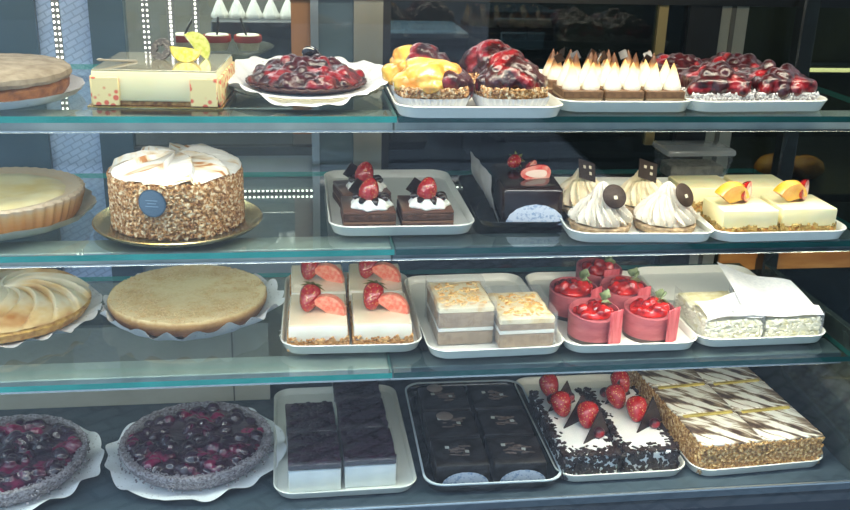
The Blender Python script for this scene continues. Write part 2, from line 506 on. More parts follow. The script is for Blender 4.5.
# posts of the rear doors
post_blue = mat('post_blue', '#3a4f5e', '#4e6574', scale=4, rough=.3, metal=.1)
post_black = mat('post_black', '#0b0b0c', '#141414', scale=4, rough=.3)
steel_warm = mat('steel_warm', '#8a887c', '#a5a294', scale=6, rough=.3, metal=.7, stretch=(1, 1, .1))
ZT = .78
panel('trim_4', -.56, -.405, .195, ZT, post_blue, th=.03)
panel('trim_5', -.322, -.268, .195, ZT, post_blue, th=.03)
panel('trim_6', .0, .032, .46, ZT, mat('wood_strip', '#8a5c34', '#a8764a', scale=12, rough=.5, stretch=(1, 1, .2)), y=YB+.012)
panel('trim_7', .032, .045, .195, ZT, mat('frame_grey', '#8f979a', rough=.3, metal=.8), th=.02)
panel('trim_8', .104, .153, .195, ZT, steel_warm, th=.03)
panel('trim_9', .153, .166, .195, ZT, post_black, th=.03)
panel('trim_10', .690, .748, .195, ZT, post_black, th=.03)
panel('trim_11', .7485, .80, .195, ZT, steel_warm, y=YB+.005, th=.03)
panel('trim_12', .768, .776, .195, ZT, mat('frame_line', '#3c3b36', rough=.4), y=YB+.002, th=.003)
panel('trim_13', .635, .652, .44, ZT, mat('frame_brass', '#8e7d55', rough=.35, metal=.6), y=YB+.004, th=.02)
# header over the doors, and a door rail behind the second shelf
panel('trim_14', -.28, XR+.3, .690, .80, post_black, th=.02, y=YB-.012)
panel('trim_15', -.268, .032, .425, .44, mat('door_rail', '#4a4e4e', rough=.35, metal=.5), th=.02)
# panes
paving_reflection = mat('pane_paving_reflection', '#a9c2e6', rough=.12, spec=.8)  # pavement mirrored in the pane, painted into its base colour
def _reflected_paving():
    nt = paving_reflection.node_tree; N = nt.nodes; L = nt.links
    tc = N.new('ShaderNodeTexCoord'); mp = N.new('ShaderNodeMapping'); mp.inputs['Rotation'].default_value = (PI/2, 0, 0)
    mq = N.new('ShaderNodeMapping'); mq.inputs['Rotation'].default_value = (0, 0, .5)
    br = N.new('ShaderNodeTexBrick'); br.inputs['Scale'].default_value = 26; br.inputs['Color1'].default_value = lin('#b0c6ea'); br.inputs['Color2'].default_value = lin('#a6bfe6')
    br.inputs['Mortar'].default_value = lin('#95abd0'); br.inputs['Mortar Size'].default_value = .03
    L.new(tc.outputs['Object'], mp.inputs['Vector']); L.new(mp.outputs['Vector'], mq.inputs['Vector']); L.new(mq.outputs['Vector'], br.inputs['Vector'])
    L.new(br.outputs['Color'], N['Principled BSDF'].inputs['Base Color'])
_reflected_paving()
pane_dark = mat('pane_dark', '#1c2124', '#2d3436', scale=4, rough=.07, spec=.9, dist=2)
pane_slate = mat('pane_slate', '#3b4a50', '#56666c', scale=3, rough=.08, spec=.9)
pane_olive = mat('pane_olive', '#2e3028', '#55523f', scale=7, rough=.1, spec=.9, dist=3, stretch=(1, 1, 3))
panel('window_1', -.405, -.322, .195, ZT, paving_reflection, y=YB+.012, th=.006)
panel('window_2', .045, .104, .195, ZT, pane_slate, y=YB+.008, th=.006)
panel('window_3', .166, .690, .195, ZT, glass_mat('smoked_glass', '#8f9a9c', rough=.03), y=YB+.012, th=.006)
panel('window_4', .80, 1.35, .195, ZT, glass_mat('green_glass', '#a5ab98', rough=.05), y=YB+.02, th=.006)
panel('window_5', -1.0, -.56, .195, ZT, pane_slate, y=YB+.012, th=.006)
panel('window_6', -.268, .032, .195, .425, mat('pane_grey', '#7c878b', '#98a1a2', scale=4, rough=.2, spec=.7), y=YB+.012, th=.006)
# mirrored pane, built clear to show the reflected desserts set behind it
panel('window_7', -.268, .0, .44, ZT, glass_mat('door_glass', '#e6eae6', rough=.03), y=YB+.012, th=.004)
# right end of the case
endm = mat('end_panel', '#20282a', '#3a4543', scale=8, rough=.15, dist=2, coat=.5)
struct(G().add(box(.012, .53, .22, .001, 1), 0, Tm(XR+.05, .235, -.0)).obj('wall_right', endm, smooth=False))
e_post = mat('end_post', '#171b1c', '#262c2c', scale=5, rough=.25)
struct(G().add(box(.03, .03, .80, .003, 1), 0, Tm(XR+.056, .40, -.0)).obj('trim_16', e_post, smooth=False))

# the counter behind the doors
struct(G().add(box(.5, .5, .02, .002, 1), 0, Tm(-.12, .72, .480)).obj('trim_17', steel, smooth=False))
struct(G().add(box(1.05, .02, 1.6, 0), 0, Tm(-.4, 1.05, -.5)).obj('wall_far', mat('far_wall', '#8d897b', '#6c6a60', scale=3, rough=.4), smooth=False))
struct(G().add(box(1.7, .02, 1.6, 0), 0, Tm(.975, 1.05, -.5)).obj('wall_far_right', mat('far_wall_dark', '#1d1f1c', '#4a4839', scale=5, rough=.4, lo=.4, hi=.7), smooth=False))
struct(G().add(box(1.62, .5, .02, .002, 1), 0, Tm(.90, .76, .30)).obj('trim_18', mat('counter_dark', '#2b2c29', rough=.3), smooth=False))
def back_thing(name, label, cat, xa, xb, zb, y, dpt, m, bev=.004, parts=None):
    za = .3203; t = thing(name, label, cat, ((xa+xb)/2, y+dpt/2, za))
    G().add(box(xb-xa, dpt, zb-za, bev, 2)).obj('body', m, t)
    return t, xb-xa, zb-za
t, a_, b_ = back_thing('coffee_machine', 'dark machine with a pale front plate behind the rear glass, above the fruit tartlets', 'machine', 0.3834, 0.5321, 0.6472, 0.7, .2, mat('machine', '#33383a', '#4a5052', scale=10, rough=.3))
G().add(box(a_*.6, .006, .035, .002, 1), 0, Tm(0, -.104, b_-.075)).obj('front_plate', mat('plate_blue', '#8b9aa0', rough=.4), t)
G().add(box(a_*.8, .006, .012, .002, 1), 0, Tm(0, -.104, b_-.025)).obj('control_strip', mat('plate_grey', '#5e686c', rough=.4), t)
t, a_, b_ = back_thing('storage_bin', 'tall grey bin with a pale blue lid behind the yellow tartlets', 'bin', 0.1846, 0.3297, 0.6007, 0.62, .18, mat('bin_grey', '#272b2c', rough=.4))
G().add(box(a_*1.06, .19, .014, .003, 1), 0, Tm(0, 0, b_+.0003)).obj('lid', mat('lid_blue', '#7e929c', '#94a6ae', scale=30, rough=.35, stretch=(4, 1, 1)), t)
# golden buns on the far counter
for k, (xa, r_) in enumerate(((0.9964, .035), (1.0664, .032), (1.0476, .028))):
    yy = .62+.03*(k == 2)
    q = thing('golden_bun', 'golden bun on the rear counter, '+('left of three', 'right of three', 'rear of three')[k], 'bread', (xa, yy, .3203), 0, 'golden buns behind the glass')
    G().add(ico(r_, 3, 1.2, 1, .8, .12, 2, k), 0, Tm(0, 0, r_*.76)).obj('bun', mat('bun', '#b36a22', '#e0a04a', scale=25, rough=.5), q)
t = thing('lamp_tube', 'glowing horizontal tube lamp behind the right rear glass', 'light', (1.3411, 1.0, 0.4735))
G().add(box(.30, .02, .03, .003, 1), 0, Tm(0, .012, 0)).obj('housing', steel_dark, t)
G().add(lathe([(.005, -.14), (.005, .14)], 12), 0, Tm(0, -.004, .015, 0, PI/2, 0)).obj('tube', mat('tube_glow', '#fff4d8', emis='#fff0c8', estr=5), t)
struct(G().add(box(.48, .008, .042, .001, 1), 0, Tm(1.045, .425, .1955)).obj('trim_19', mat('wood_orange', '#a5642a', '#c98a48', scale=8, rough=.5, stretch=(1, 1, 5)), smooth=False))
# pavement outside, where the viewer stands
def paving():
    m = bpy.data.materials.new('paving'); m.use_nodes = True; nt = m.node_tree; N = nt.nodes; L = nt.links; b = N['Principled BSDF']
    tc = N.new('ShaderNodeTexCoord'); mp = N.new('ShaderNodeMapping'); mp.inputs['Rotation'].default_value = (0, 0, .6)
    br = N.new('ShaderNodeTexBrick'); br.inputs['Scale'].default_value = 4; br.inputs['Color1'].default_value = lin('#c3cad2'); br.inputs['Color2'].default_value = lin('#ccd2d8')
    br.inputs['Mortar'].default_value = lin('#a9b0b8'); br.inputs['Mortar Size'].default_value = .03; br.offset = .5
    L.new(tc.outputs['Object'], mp.inputs['Vector']); L.new(mp.outputs['Vector'], br.inputs['Vector']); L.new(br.outputs['Color'], b.inputs['Base Color'])
    b.inputs['Roughness'].default_value = .8
    return m
struct(G().add(box(14, 12, .02, 0), 0, Tm(0, -6+.5, -.645)).obj('floor', paving(), smooth=False))
# front pane
front = glass_mat('front_glass', '#f4f8f8', rough=.0, ior=1.5)
struct(G().add(box(XR-XL+.5, .005, .86, 0), 0, Tm((XL+XR)/2+.2, -.05, .0)).obj('window_8', front, smooth=False))
# lid of the case
struct(G().add(box(XR-XL+.1, .49, .02, 0), 0, Tm((XL+XR)/2, .20, .862)).obj('ceiling', steel, smooth=False))

# LED strip in front; rear rows are glowing dots added for mirrored LEDs
led_strip('vertical double row of reflected LEDs on the pale blue rear pane', (-.375, YB+.012, .50), (-.375, YB+.012, .688), 20, (0, -1, 0), 2, .0036)
led_strip('vertical double row of reflected LEDs just right of the blue post', (-.235, YB+.012, .55), (-.235, YB+.012, .688), 16, (0, -1, 0), 2, .003)
led_strip('bright vertical row of reflected LEDs behind the lemon mousse cake', (-.195, YB+.012, .56), (-.195, YB+.012, .688), 18, (0, -1, 0), 1, .0042)
led_strip('vertical row of reflected LEDs beside the red cupcakes', (-.155, YB+.012, .56), (-.155, YB+.012, .688), 18, (0, -1, 0), 1, .0036)
led_strip('horizontal double row of reflected LEDs behind the nut cake, under the second shelf', (-.12, YB+.012, .353), (.08, YB+.012, .353), 26, (0, -1, 0), 2, .0036, .011)
led_strip('horizontal row of reflected LEDs low behind the chocolate loaf cake', (.24, YB+.012, .362), (.47, YB+.012, .362), 24, (0, -1, 0), 1, .003)
led_strip('horizontal row of tiny LEDs under the front of the second shelf', (-.16, .088, Z2-.022), (.12, .088, Z2-.022), 24, (0, -1, 0), 1, .0028, basew=.004)

# ------------------------------------------------------------------ lamps of the case and daylight
def area(name, loc, sx, sy, power, col, rot):
    l = bpy.data.lights.new(name, 'AREA'); l.shape = 'RECTANGLE'; l.size = sx; l.size_y = sy; l.energy = power; l.color = col
    o = bpy.data.objects.new(name, l); COL.objects.link(o); o.location = loc; o.rotation_euler = rot
    return o
warm = (1, .88, .68); neut = (1, .95, .86)
area('back_fill', (-.2, .70, .98), .8, .3, 9.0, (1, .96, .88), (0, 0, 0))  # unseen fill light added to lift the dark background
area('back_fill', (.7, .75, .98), .8, .3, 3.5, (1, .9, .75), (0, 0, 0))  # second added fill, for the right half of the background
area('tube_light', (.0, -.02, .84), 1.7, .03, 5.0, warm, (.45, 0, 0))
area('tube_light', (.40, -.03, .80), .8, .02, 1.5, warm, (.8, 0, 0))
for z, p in ((Z1, 1.6), (Z2, 1.9), (Z3, .55)):
    area('tube_light', (-.02, .014, z-.034), 1.5, .012, p, neut, (.35, 0, 0))
    area('tube_light', (.62, .014, z-.034), .4, .012, p*(.35 if z > .5 else .7 if z > .3 else 1.6), warm, (.35, 0, 0))
# open daylight over the street; an unseen dark wall, added on the right, blocks sky light
struct(G().add(box(.2, 7, 4.5, 0), 0, Tm(1.9, -4.2, -.6)).obj('wall_sky_block', mat('sky_block_wall', '#2c302e', '#3c413c', scale=2, rough=.8), smooth=False))
w = bpy.data.worlds.new('world'); sc.world = w; w.use_nodes = True
wn = w.node_tree.nodes; wl = w.node_tree.links
bg = wn['Background']; bg.inputs['Strength'].default_value = 1.0
tc = wn.new('ShaderNodeTexCoord'); sp = wn.new('ShaderNodeSeparateXYZ'); wl.new(tc.outputs['Generated'], sp.inputs[0])
rp = wn.new('ShaderNodeValToRGB'); rp.color_ramp.elements[0].position = .25; rp.color_ramp.elements[0].color = (.85, 1.08, 1.4, 1)
rp.color_ramp.elements[1].position = .8; rp.color_ramp.elements[1].color = (.50, .55, .60, 1)
mr = wn.new('ShaderNodeMapRange'); mr.inputs['From Min'].default_value = -1; mr.inputs['From Max'].default_value = 1
wl.new(sp.outputs['X'], mr.inputs['Value']); wl.new(mr.outputs['Result'], rp.inputs['Fac'])
mz = wn.new('ShaderNodeMapRange'); mz.inputs['From Min'].default_value = .1; mz.inputs['From Max'].default_value = .8
mz.inputs['To Min'].default_value = .72; mz.inputs['To Max'].default_value = 2.4
wl.new(sp.outputs['Z'], mz.inputs['Value']); wl.new(mz.outputs['Result'], bg.inputs['Strength'])
wl.new(rp.outputs['Color'], bg.inputs['Color'])
sc.view_settings.view_transform = 'Standard'; sc.view_settings.look = 'None'; sc.view_settings.exposure = 0; sc.view_settings.gamma = 1
sc.view_settings.use_curve_mapping = False
sc.cycles.max_bounces = 10; sc.cycles.transparent_max_bounces = 24; sc.cycles.use_denoising = True
sc.cycles.caustics_reflective = False; sc.cycles.caustics_refractive = False
sc.cycles.sample_clamp_indirect = 4
# ------------------------------------------------------------------ trays
def tray_vf(w, d, h=.016, r=.03, th=.0028):
    rings = []
    for (ins, z, rr) in ((.012, 0, r*.8), (.006, .0015, r*.9), (.0015, h*.8, r), (0, h, r), (.0012, h+.0012, r), (th, h, r*.95), (th+.003, .0045, r*.85), (th+.007, .003, r*.8)):
        rings.append([(x, y, z) for x, y in rrect(w-2*ins, d-2*ins, rr)])
    return loft(rings)

class Tray:
    """serving tray given by the front corners of its foot; u runs right, v runs back"""
    def __init__(s, label, level, fl, fr, d=.30, m=None, name='serving_tray', cat='tray', h=.016, extra=.016):
        z = SHELF_Z[level]; A = Vector(fl); B = Vector(fr)
        s.w = (B-A).length+extra; s.d = d
        ang = math.atan2(B.y-A.y, B.x-A.x); s.ang = ang
        ux = Vector((cos(ang), sin(ang))); uy = Vector((-sin(ang), cos(ang)))
        s.A = A-ux*extra/2-uy*.008; s.ux = ux; s.uy = uy; s.z = z+.0031
        c = s.A+ux*s.w/2+uy*d/2
        o = G().add(tray_vf(s.w, d, h)).obj(name, m or white_mel, None, (c.x, c.y, z+.0003), (0, 0, ang), sharp=50)
        tag(o, label, cat, 'serving trays'); s.o = o
    def p(s, u, v, dz=0.0):
        q = s.A+s.ux*u+s.uy*v
        return (q.x, q.y, s.z+.0004+dz)

# ================================================================== LEVEL 1
z = Z1+.0004
# --- dusted double crust pie, far left
x, y = -.408, .130
t = thing('covered_pie', 'sugar dusted covered pie, at the left edge of the top shelf', 'pie', (x, y, z))
G().add(lathe([(.085, 0), (.112, .001), (.122, .006), (.128, .014)], 72, rf=lambda t_, k, r, zz: r*(1+(.02*abs(sin(11*t_)) if k > 1 else 0)), cap1=False)).obj('paper_liner', lace, t)
G().add(lathe([(.088, .002), (.104, .004), (.110, .012), (.111, .020), (.108, .024)], 64)).obj('lower_crust', mat('pie_lower', '#7c4a26', '#a46a36', scale=90, rough=.7, bump=.002), t)
def topz(th, k, r, zz): return zz+.0015*noise.noise(Vector((cos(th)*r*60, sin(th)*r*60, k)))
G().add(lathe([(.104, .024), (.1115, .025), (.115, .030), (.114, .036), (.108, .040), (.085, .043), (.05, .0445), (.02, .045), (.001, .045)], 80,
        rf=lambda t_, k, r, zz: r*(1+.012*noise.noise(Vector((cos(t_)*4, sin(t_)*4, k)))), zf=topz)).obj('top_crust',
        mat('dusted_crust', '#8b7b66', '#a99b86', scale=60, rough=.9, bump=.0012, bscale=220), t)

# --- lemon mousse terrine
A = Vector((-0.2507, 0.0568)); B = Vector((-0.0968, 0.0449)); w_ = (B-A).length+.004; d_ = .15
ang = math.atan2(B.y-A.y, B.x-A.x); c = (A+B)/2+Vector((-sin(ang), cos(ang)))*d_/2
t = thing('lemon_mousse_cake', 'long pale yellow mousse cake topped with lemon, lime and a chocolate ring', 'cake', (c.x, c.y, z), ang)
G().add(box(w_+.012, d_+.012, .002, 0)).obj('cake_board', gold_card, t, smooth=False)
G().add(box(w_-.004, d_-.004, .006, .001, 1), 0, Tm(0, 0, .002)).obj('biscuit_base', biscuit, t)
G().add(box(w_, d_, .0385, .0025, 2), 0, Tm(0, 0, .0075)).obj('mousse', mat('lemon_mousse', '#f3e7b4', '#f7edc2', scale=10, rough=.4, sss=.2), t)
G().add(box(w_-.002, d_-.002, .0018, .0008, 1), 0, Tm(0, 0, .0462)).obj('glaze', mat('clear_glaze', '#a9a48c', '#b9b39a', scale=10, rough=.08, coat=1), t)
spot = mat('spotted_sponge', '#e36a50', '#f4dfa4', scale=100, rough=.7, vor=True, lo=.3, hi=.42)
for sx in (-1, 1):
    G().add(box(.034, .004, .036, .0008, 1), 0, Tm(sx*(w_/2-.0175), -d_/2-.0015, .0025)).obj('sponge_panel', spot, t)
    G().add(box(.004, d_-.01, .036, .0008, 1), 0, Tm(sx*(w_/2+.0015), 0, .0025)).obj('sponge_panel', spot, t)
# chocolate ring
G().add(lathe([(.006, 0), (.015, 0), (.016, .0015), (.015, .003), (.006, .003), (.006, 0)], 28, rf=lambda a, k, r, zz: r*(1+(.25*cos(5*a) if r < .01 else 0)), cap0=False, cap1=False), 0, Tm(-.008, .02, .060, 1.1, 0, -.3)).obj('chocolate_ring', mat('choc_ring', '#2e241f', '#8d8378', scale=260, rough=.4, lo=.5, hi=.75), t)
lemon = mat('lemon_flesh', '#f3d62a', '#fbe98a', scale=160, rough=.25, coat=.7, sss=.2)
G().add(wedge(.019, .009, 175)).obj('placeholder', lemon, t).name = 'lemon_slice'
o = bpy.data.objects['lemon_slice']; o.location = (.028, .0, .0665); o.rotation_euler = (PI-.15, .12, .1)
o = G().add(wedge(.021, .004, 170)).obj('lime_slice', mat('lime_flesh', '#b9c24a', '#dcdf8e', scale=160, rough=.25, coat=.7, sss=.2), t)
o.location = (.036, .02, .062); o.rotation_euler = (-.3, .9, .35)
G().add(lathe([(.0015, 0), (.0022, .002), (.0012, .045), (.0022, .052), (.0004, .056)], 10), 0, Tm(-.035, -.01, .0485, 1.45, 0, -.9)).obj('wafer_stick', mat('wafer', '#9a9285', rough=.4), t)

# --- berry tarts
def berry_tart(name, label, x, y, z, R, level_mat, crustR, top_h, n, rd, dark, tall=.02, plate=False, seed=0, asym=None, group=None, rz=0, lobes=22, rim_mat=None):
    t = thing(name, label, 'tart', (x, y, z), rz, group)
    if plate:
        G().add(lathe([(.055, 0), (.075, .002), (.098, .008), (R, .0115), (R+.001, .013), (R-.003, .013), (.095, .0095), (.07, .004), (.001, .004)], 96,
                rf=lambda a, k, r, zz: r*(1+(.012*cos(24*a) if 2 <= k <= 6 else 0)))).obj('plate', glass_mat('glass_plate', '#e4e0d0', rough=.06, haze=.3, hazecol='#c9c2ac'), t)
        z0 = .0100
    else: z0 = .0006
    dl = G().add(doily(R+(.004 if plate else .0), .019 if plate else tall*.45, crustR*(.97 if plate else .9), lobes, seed=seed, asym=asym, lim=(-.005 if plate else .0003), zh=((lambda a: .010+.013*sin(a)+.010*abs(cos(a))**2) if plate else None), ruffle=(.002 if plate else .004)), 0, Tm(0, 0, z0)).obj('lace_doily', lace, t)
    zc_ = z0+.0025
    G().add(lathe([(crustR*.86, 0), (crustR*.95, tall*.5), (crustR, tall), (crustR*.985, tall*1.18), (crustR*.93, tall*1.15), (crustR*.90, tall*.8), (.001, tall*.75)], 96,
            rf=lambda a, k, r, zz: r*(1+(.012*abs(sin(20*a)) if 0 < k < 5 else 0)+.008*noise.noise(Vector((cos(a)*5, sin(a)*5, k)))), zf=lambda a, k, r, zz: zz+.001*sin(31*a)*(1 if 2 <= k <= 4 else 0)), 0, Tm(0, 0, zc_)).obj('crust', level_mat, t)
    g = berry_pile(n, crustR*(.93 if plate else .86), crustR*(.93 if plate else .86), rd[0], rd[1], top_h, seed, z0=tall*.75)
    melt(g.obj('berry_topping', dark, t, loc=(0, 0, zc_)), .0020, 2)
    return t
sugared = mat('sugared_crust', '#5e5459', '#a59ea3', scale=260, rough=.8, bump=.002, bscale=240, lo=.35, hi=.6)
t = berry_tart('berry_tart', 'glossy red berry tart on a glass plate with white lace doily, top shelf', .020, .150, z, .108, mat('thin_crust', '#2a100e', '#4a2018', scale=90, rough=.5), .084, .025, 110, (.0075, .0115), berry, tall=.007, plate=True, seed=2)
ring = G()
for k in range(5):
    ring.add(lathe([(.006, 0), (.009, .002), (.006, .004)], 14), 0, Tm(.008+.006*cos(k*1.3), .03+.006*sin(k*1.3), .051+.003*(k % 2), .5*k, .3, 0))
ring.obj('dark_cherry_cluster', mat('black_jelly', '#12080a', rough=.1, coat=1), t)

# --- tray of fruit tartlets in paper cups
T1A = Tray('white tray holding the domed fruit tartlets on the top shelf', 1, (0.1367, -0.0163), (0.3421, -0.0166), .27)
def fruit_tartlet(label, loc, rz, yellow_share, seed, cup=True):
    t = thing('fruit_tartlet', label, 'tartlet', loc, rz, 'glazed fruit tartlets in paper cups')
    R = .047
    def sq(a, k, r, zz): return r/max(abs(cos(a)), abs(sin(a)))**.45
    def rib(a, k, r, zz): return sq(a, k, r, zz)*(1+.022*cos(40*a))
    G().add(lathe([(R*.84, 0), (R*.97, .010), (R*1.06, .021)], 240, rf=rib, cap1=False)).obj('paper_cup', paper_cup, t)
    G().add(lathe([(R*.80, .002), (R*.90, .012), (R*.97, .022), (R*.97, .027), (.001, .03)], 48, rf=sq)).obj('sponge', crust, t)
    rnd = random.Random(seed); pts = []
    for _ in range(620):
        a = rnd.uniform(0, 2*PI); zz = rnd.uniform(.0225, .033); r = sq(a, 0, R*(.98), 0)
        pts.append(((r*cos(a), r*sin(a), zz), (cos(a), sin(a), .5)))
    G().add(crumbs(pts, .003, .0055, .7, seed)).obj('chopped_nuts', nut, t)
    # domed fruit: yellow peaches on one side, dark red on the other
    gy = G(); gr = G(); n = 26
    for i in range(n):
        a = rnd.uniform(0, 2*PI); q = rnd.uniform(0, 1)**.5
        xx, yy = q*R*.86*cos(a), q*R*.86*sin(a)
        zz = .028+.022*(1-q*q)
        side = (xx/R*.8-yy/R*.6)
        if side < yellow_share*2-1:
            gy.add(ico(.022, 3, 1.3, .9, .55, .1, 2, i), 0, Tm(xx*.85, yy*.85, zz+.006*(1-q), rnd.uniform(-.3, .3), rnd.uniform(-.3, .3), rnd.uniform(0, 3)))
        else:
            gr.add(ico(.0165, 2, 1.1, .95, .9, .2, 2, i), 0, Tm(xx*.9, yy*.9, zz+.010*(1-q)+.004, 0, 0, rnd.uniform(0, 3)))
    if gy.v:
        gy.add(ico(.040, 3, 1, 1, .55, .06, 3, seed), 0, Tm((-.006 if yellow_share > .7 else -.016), -.004, .028)); melt(gy.obj('peach_slices', peach, t), .002, 5)
    if gr.v:
        gr.add(ico(.036, 3, 1, 1, .75, .1, 3, seed), 0, Tm((0 if yellow_share < .2 else .012*(1+yellow_share)), .004, .028))
        melt(gr.obj('red_fruit', berry, t), .002, 3)
    return t
fruit_tartlet('tartlet with yellow peach topping in white pleated cup, front left of its tray', T1A.p(.052, .060), .0, .82, 3)
fruit_tartlet('tartlet with dark red glazed fruit and nut rim, front right of its tray', T1A.p(.156, .062), .1, .0, 5)
fruit_tartlet('half yellow half red fruit tartlet at the back left of its tray', T1A.p(.050, .165), .2, .5, 8)
fruit_tartlet('dark red glazed fruit tartlet behind the red one with nut rim', T1A.p(.152, .168), .0, .0, 11)

# --- tray of meringue bars
T1B = Tray('white tray holding brown bars topped with cream peaks', 1, (0.3564, 0.0211), (0.5339, 0.0215), .26)
toast = height_mat('toasted_meringue', [(0, '#f6efdf'), (.55, '#f0e2c2'), (.8, '#d8b274'), (1, '#a86f33')], 0, 1, rough=.55, jitter=.15, nscale=30, sss=.15)
def peak_mat(name, top, mid, h, z0):
    return height_mat(name, [(0, '#f6efe0'), (.55, '#f3e6cb'), (.82, mid), (1, top)], z0, z0+h, rough=.5, jitter=.12, nscale=70, sss=.15)
pk_a = peak_mat('meringue_pale_tips', '#d9ae6c', '#efd9aa', .032, .026)
pk_b = peak_mat('meringue_brown_tips', '#5e3414', '#b57f3f', .030, .022)
def meringue_bar(label, loc, rz, brown, seed):
    t = thing('meringue_bar', label, 'pastry', loc, rz, 'chocolate bars with cream peaks')
    G().add(box(.054, .060, .012, .001, 1, cut=3, amp=.0006, seed=seed)).obj('sponge', choc_mid, t)
    G().add(box(.053, .059, .0025, 0), 0, Tm(0, 0, .0120)).obj('filling', mat('cream_line', '#a88f70', rough=.5), t)
    G().add(box(.054, .060, .010, .001, 1, cut=3, amp=.0006, seed=seed+1), 0, Tm(0, 0, .0145)).obj('sponge', mat('choc_sponge_light', '#5e4330', '#7b5b41', scale=160, rough=.7), t)
    rnd = random.Random(seed)
    for i in range(2):
        for j in range(2):
            G().add(dollop(.0135, .036 if not brown else .038, 14, .03, .2, 28, 10, bend=rnd.uniform(-.004, .004), pw=.85), 0,
                    Tm((i-.5)*.027, (j-.5)*.029, .0243, 0, 0, rnd.uniform(0, 6))).obj('cream_peak', pk_b if brown else pk_a, t)
    if brown:
        for k in range(3):
            G().add(box(.012, .0012, .012, 0), 0, Tm(rnd.uniform(-.02, .02), rnd.uniform(-.03, .03), .050, rnd.uniform(-.4, .4), .5, rnd.uniform(0, 3))).obj('chocolate_shard', choc_dark, t, smooth=False)
    return t
for i, nm in enumerate(('left', 'middle', 'right')):
    meringue_bar('brown bar with pale cream peaks, %s one of the front three' % nm, T1B.p(.037+i*.0575, .046), 0, False, 20+i)
    meringue_bar('brown bar with toasted peaks and chocolate shards, %s one of the back three' % nm, T1B.p(.037+i*.0575, .125), 0, True, 30+i)

# --- tray of berry cakes
T1C = Tray('white tray holding sugared cakes heaped with dark berries', 1, (0.5396, 0.0215), (0.7355, 0.0288), .27)
def berry_cake(label, loc, rz, seed):
    t = thing('berry_cake', label, 'cake', loc, rz, 'sugared cakes heaped with berries')
    w_, d_, h_ = .088, .095, .022
    G().add(box(w_, d_, h_, .006, 3, cut=8, amp=.003, freq=70, seed=seed)).obj('coconut_sponge', mat('coconut_side', '#c9c4c0', '#8b8182', scale=300, rough=.9, bump=.002, bscale=300), t)
    rnd = random.Random(seed)
    G().add(crumbs(side_pts(w_, d_, .002, h_, 520, rnd, 'FLR'), .002, .004, .7, seed)).obj('coconut_flakes', mat('coconut', '#dedad8', rough=.8), t)
    berry_pile(64, w_*.46, d_*.46, .0095, .0135, .028, seed, square=True, z0=h_-.004, dome=True).obj('berries', berry, t)
    melt(t.children[-1] if t.children[-1].name.startswith('berries') else [c for c in t.children if c.name.startswith('berries')][0])
    return t
berry_cake('berry heaped cake with white sugared sides, front left of the right-hand tray', T1C.p(.054, .060), 0, 41)
berry_cake('berry heaped cake with white sugared sides, at front right corner of top shelf', T1C.p(.148, .062), .05, 42)
berry_cake('dark berry cake at the back left, beside the toasted cream peaks', T1C.p(.050, .170, .0), 0, 43)
berry_cake('dark berry cake at the back right, against the rear frame', T1C.p(.146, .172, .0), 0, 44)

# --- mirror reflections of desserts, built as objects behind the rear doors
x, y = -.128, .60
cz = .5004
t = thing('reflected_meringue_dish', 'reflection of a grey glass dish with red ribboned cream cakes, seen behind the case', 'dish', (x, y, cz))
G().add(lathe([(.03, 0), (.032, .004), (.008, .012), (.008, .05), (.05, .062), (.095, .085), (.097, .088), (.05, .07), (.001, .066)], 48)).obj('footed_bowl', glass_mat('dish_glass', '#b9b8a8', rough=.1, haze=.5, hazecol='#7f7e70'), t)
for k, (dx, lab) in enumerate(((-.065, 'left'), (-.005, 'middle'), (.05, 'right'))):
    q = thing('reflected_cupcake', 'reflection of a cream cupcake with red ribbon, %s of three in the grey dish' % lab, 'cupcake', (x+dx, y-.01, cz+.082), 0, 'reflected ribboned cupcakes in the dish')
    G().add(lathe([(.018, 0), (.024, .022), (.02, .028)], 24)).obj('cake', mat('cupcake_cream', '#cfc7ac', '#e2dbc4', scale=60, rough=.6), q)
    G().add(lathe([(.0245, .015), (.0255, .02), (.0245, .027)], 24, cap0=False, cap1=False)).obj('ribbon', mat('ribbon_red', '#b5402f', rough=.5), q)
    G().add(box(.004, .003, .04, .001, 1), 0, Tm(0, -.01, .02, 0, .5-.4*k, 0)).obj('wafer_stick', choc_dark, q)
q = thing('reflected_cake_box', 'reflection of a black box topped with white meringue cones behind the case', 'box', (x+.075, y+.16, cz))
G().add(box(.20, .10, .12, .003, 1)).obj('box', mat('black_box', '#23262a', '#3a3d40', scale=40, rough=.4), q)
for k in range(6):
    G().add(dollop(.018, .04, 6, .1, .5, 24, 8), 0, Tm(-.085+.033*k, 0, .12)).obj('meringue_cone', mat('cone_white', '#d9d6cc', rough=.5), q)

# ================================================================== LEVEL 2
z = Z2+.0004
# --- fluted cheese tart, left
x, y = -.420, .165
t = thing('fluted_custard_tart', 'fluted tart with pale custard centre, at left edge of second shelf', 'tart', (x, y, z))
G().add(lathe([(.08, 0), (.112, .001), (.126, .008), (.134, .018)], 120, rf=lambda a, k, r, zz: r*(1+(.015*sin(13*a)+.008*sin(29*a) if k > 1 else 0)), cap1=False)).obj('paper_liner', mat('liner', '#cfc6b0', '#dcd5c4', scale=60, rough=.7), t)
G().add(lathe([(.105, .002), (.112, .012), (.119, .034), (.120, .040), (.116, .043), (.110, .042), (.104, .038), (.08, .0365)], 288, rf=lambda a, k, r, zz: r*(1+(.016*cos(48*a) if k < 5 else 0)), cap1=True)).obj('crust',
        height_mat('tart_crust', [(0, '#9c6a30'), (.5, '#c48d4c'), (.85, '#d9ae74'), (1, '#cdb79a')], 0, .043, rough=.65, jitter=.2, nscale=40, bump=.0008), t)
def tw(a, k, r, zz): return zz+.002*noise.noise(Vector((cos(a)*r*40, sin(a)*r*40, 0)))
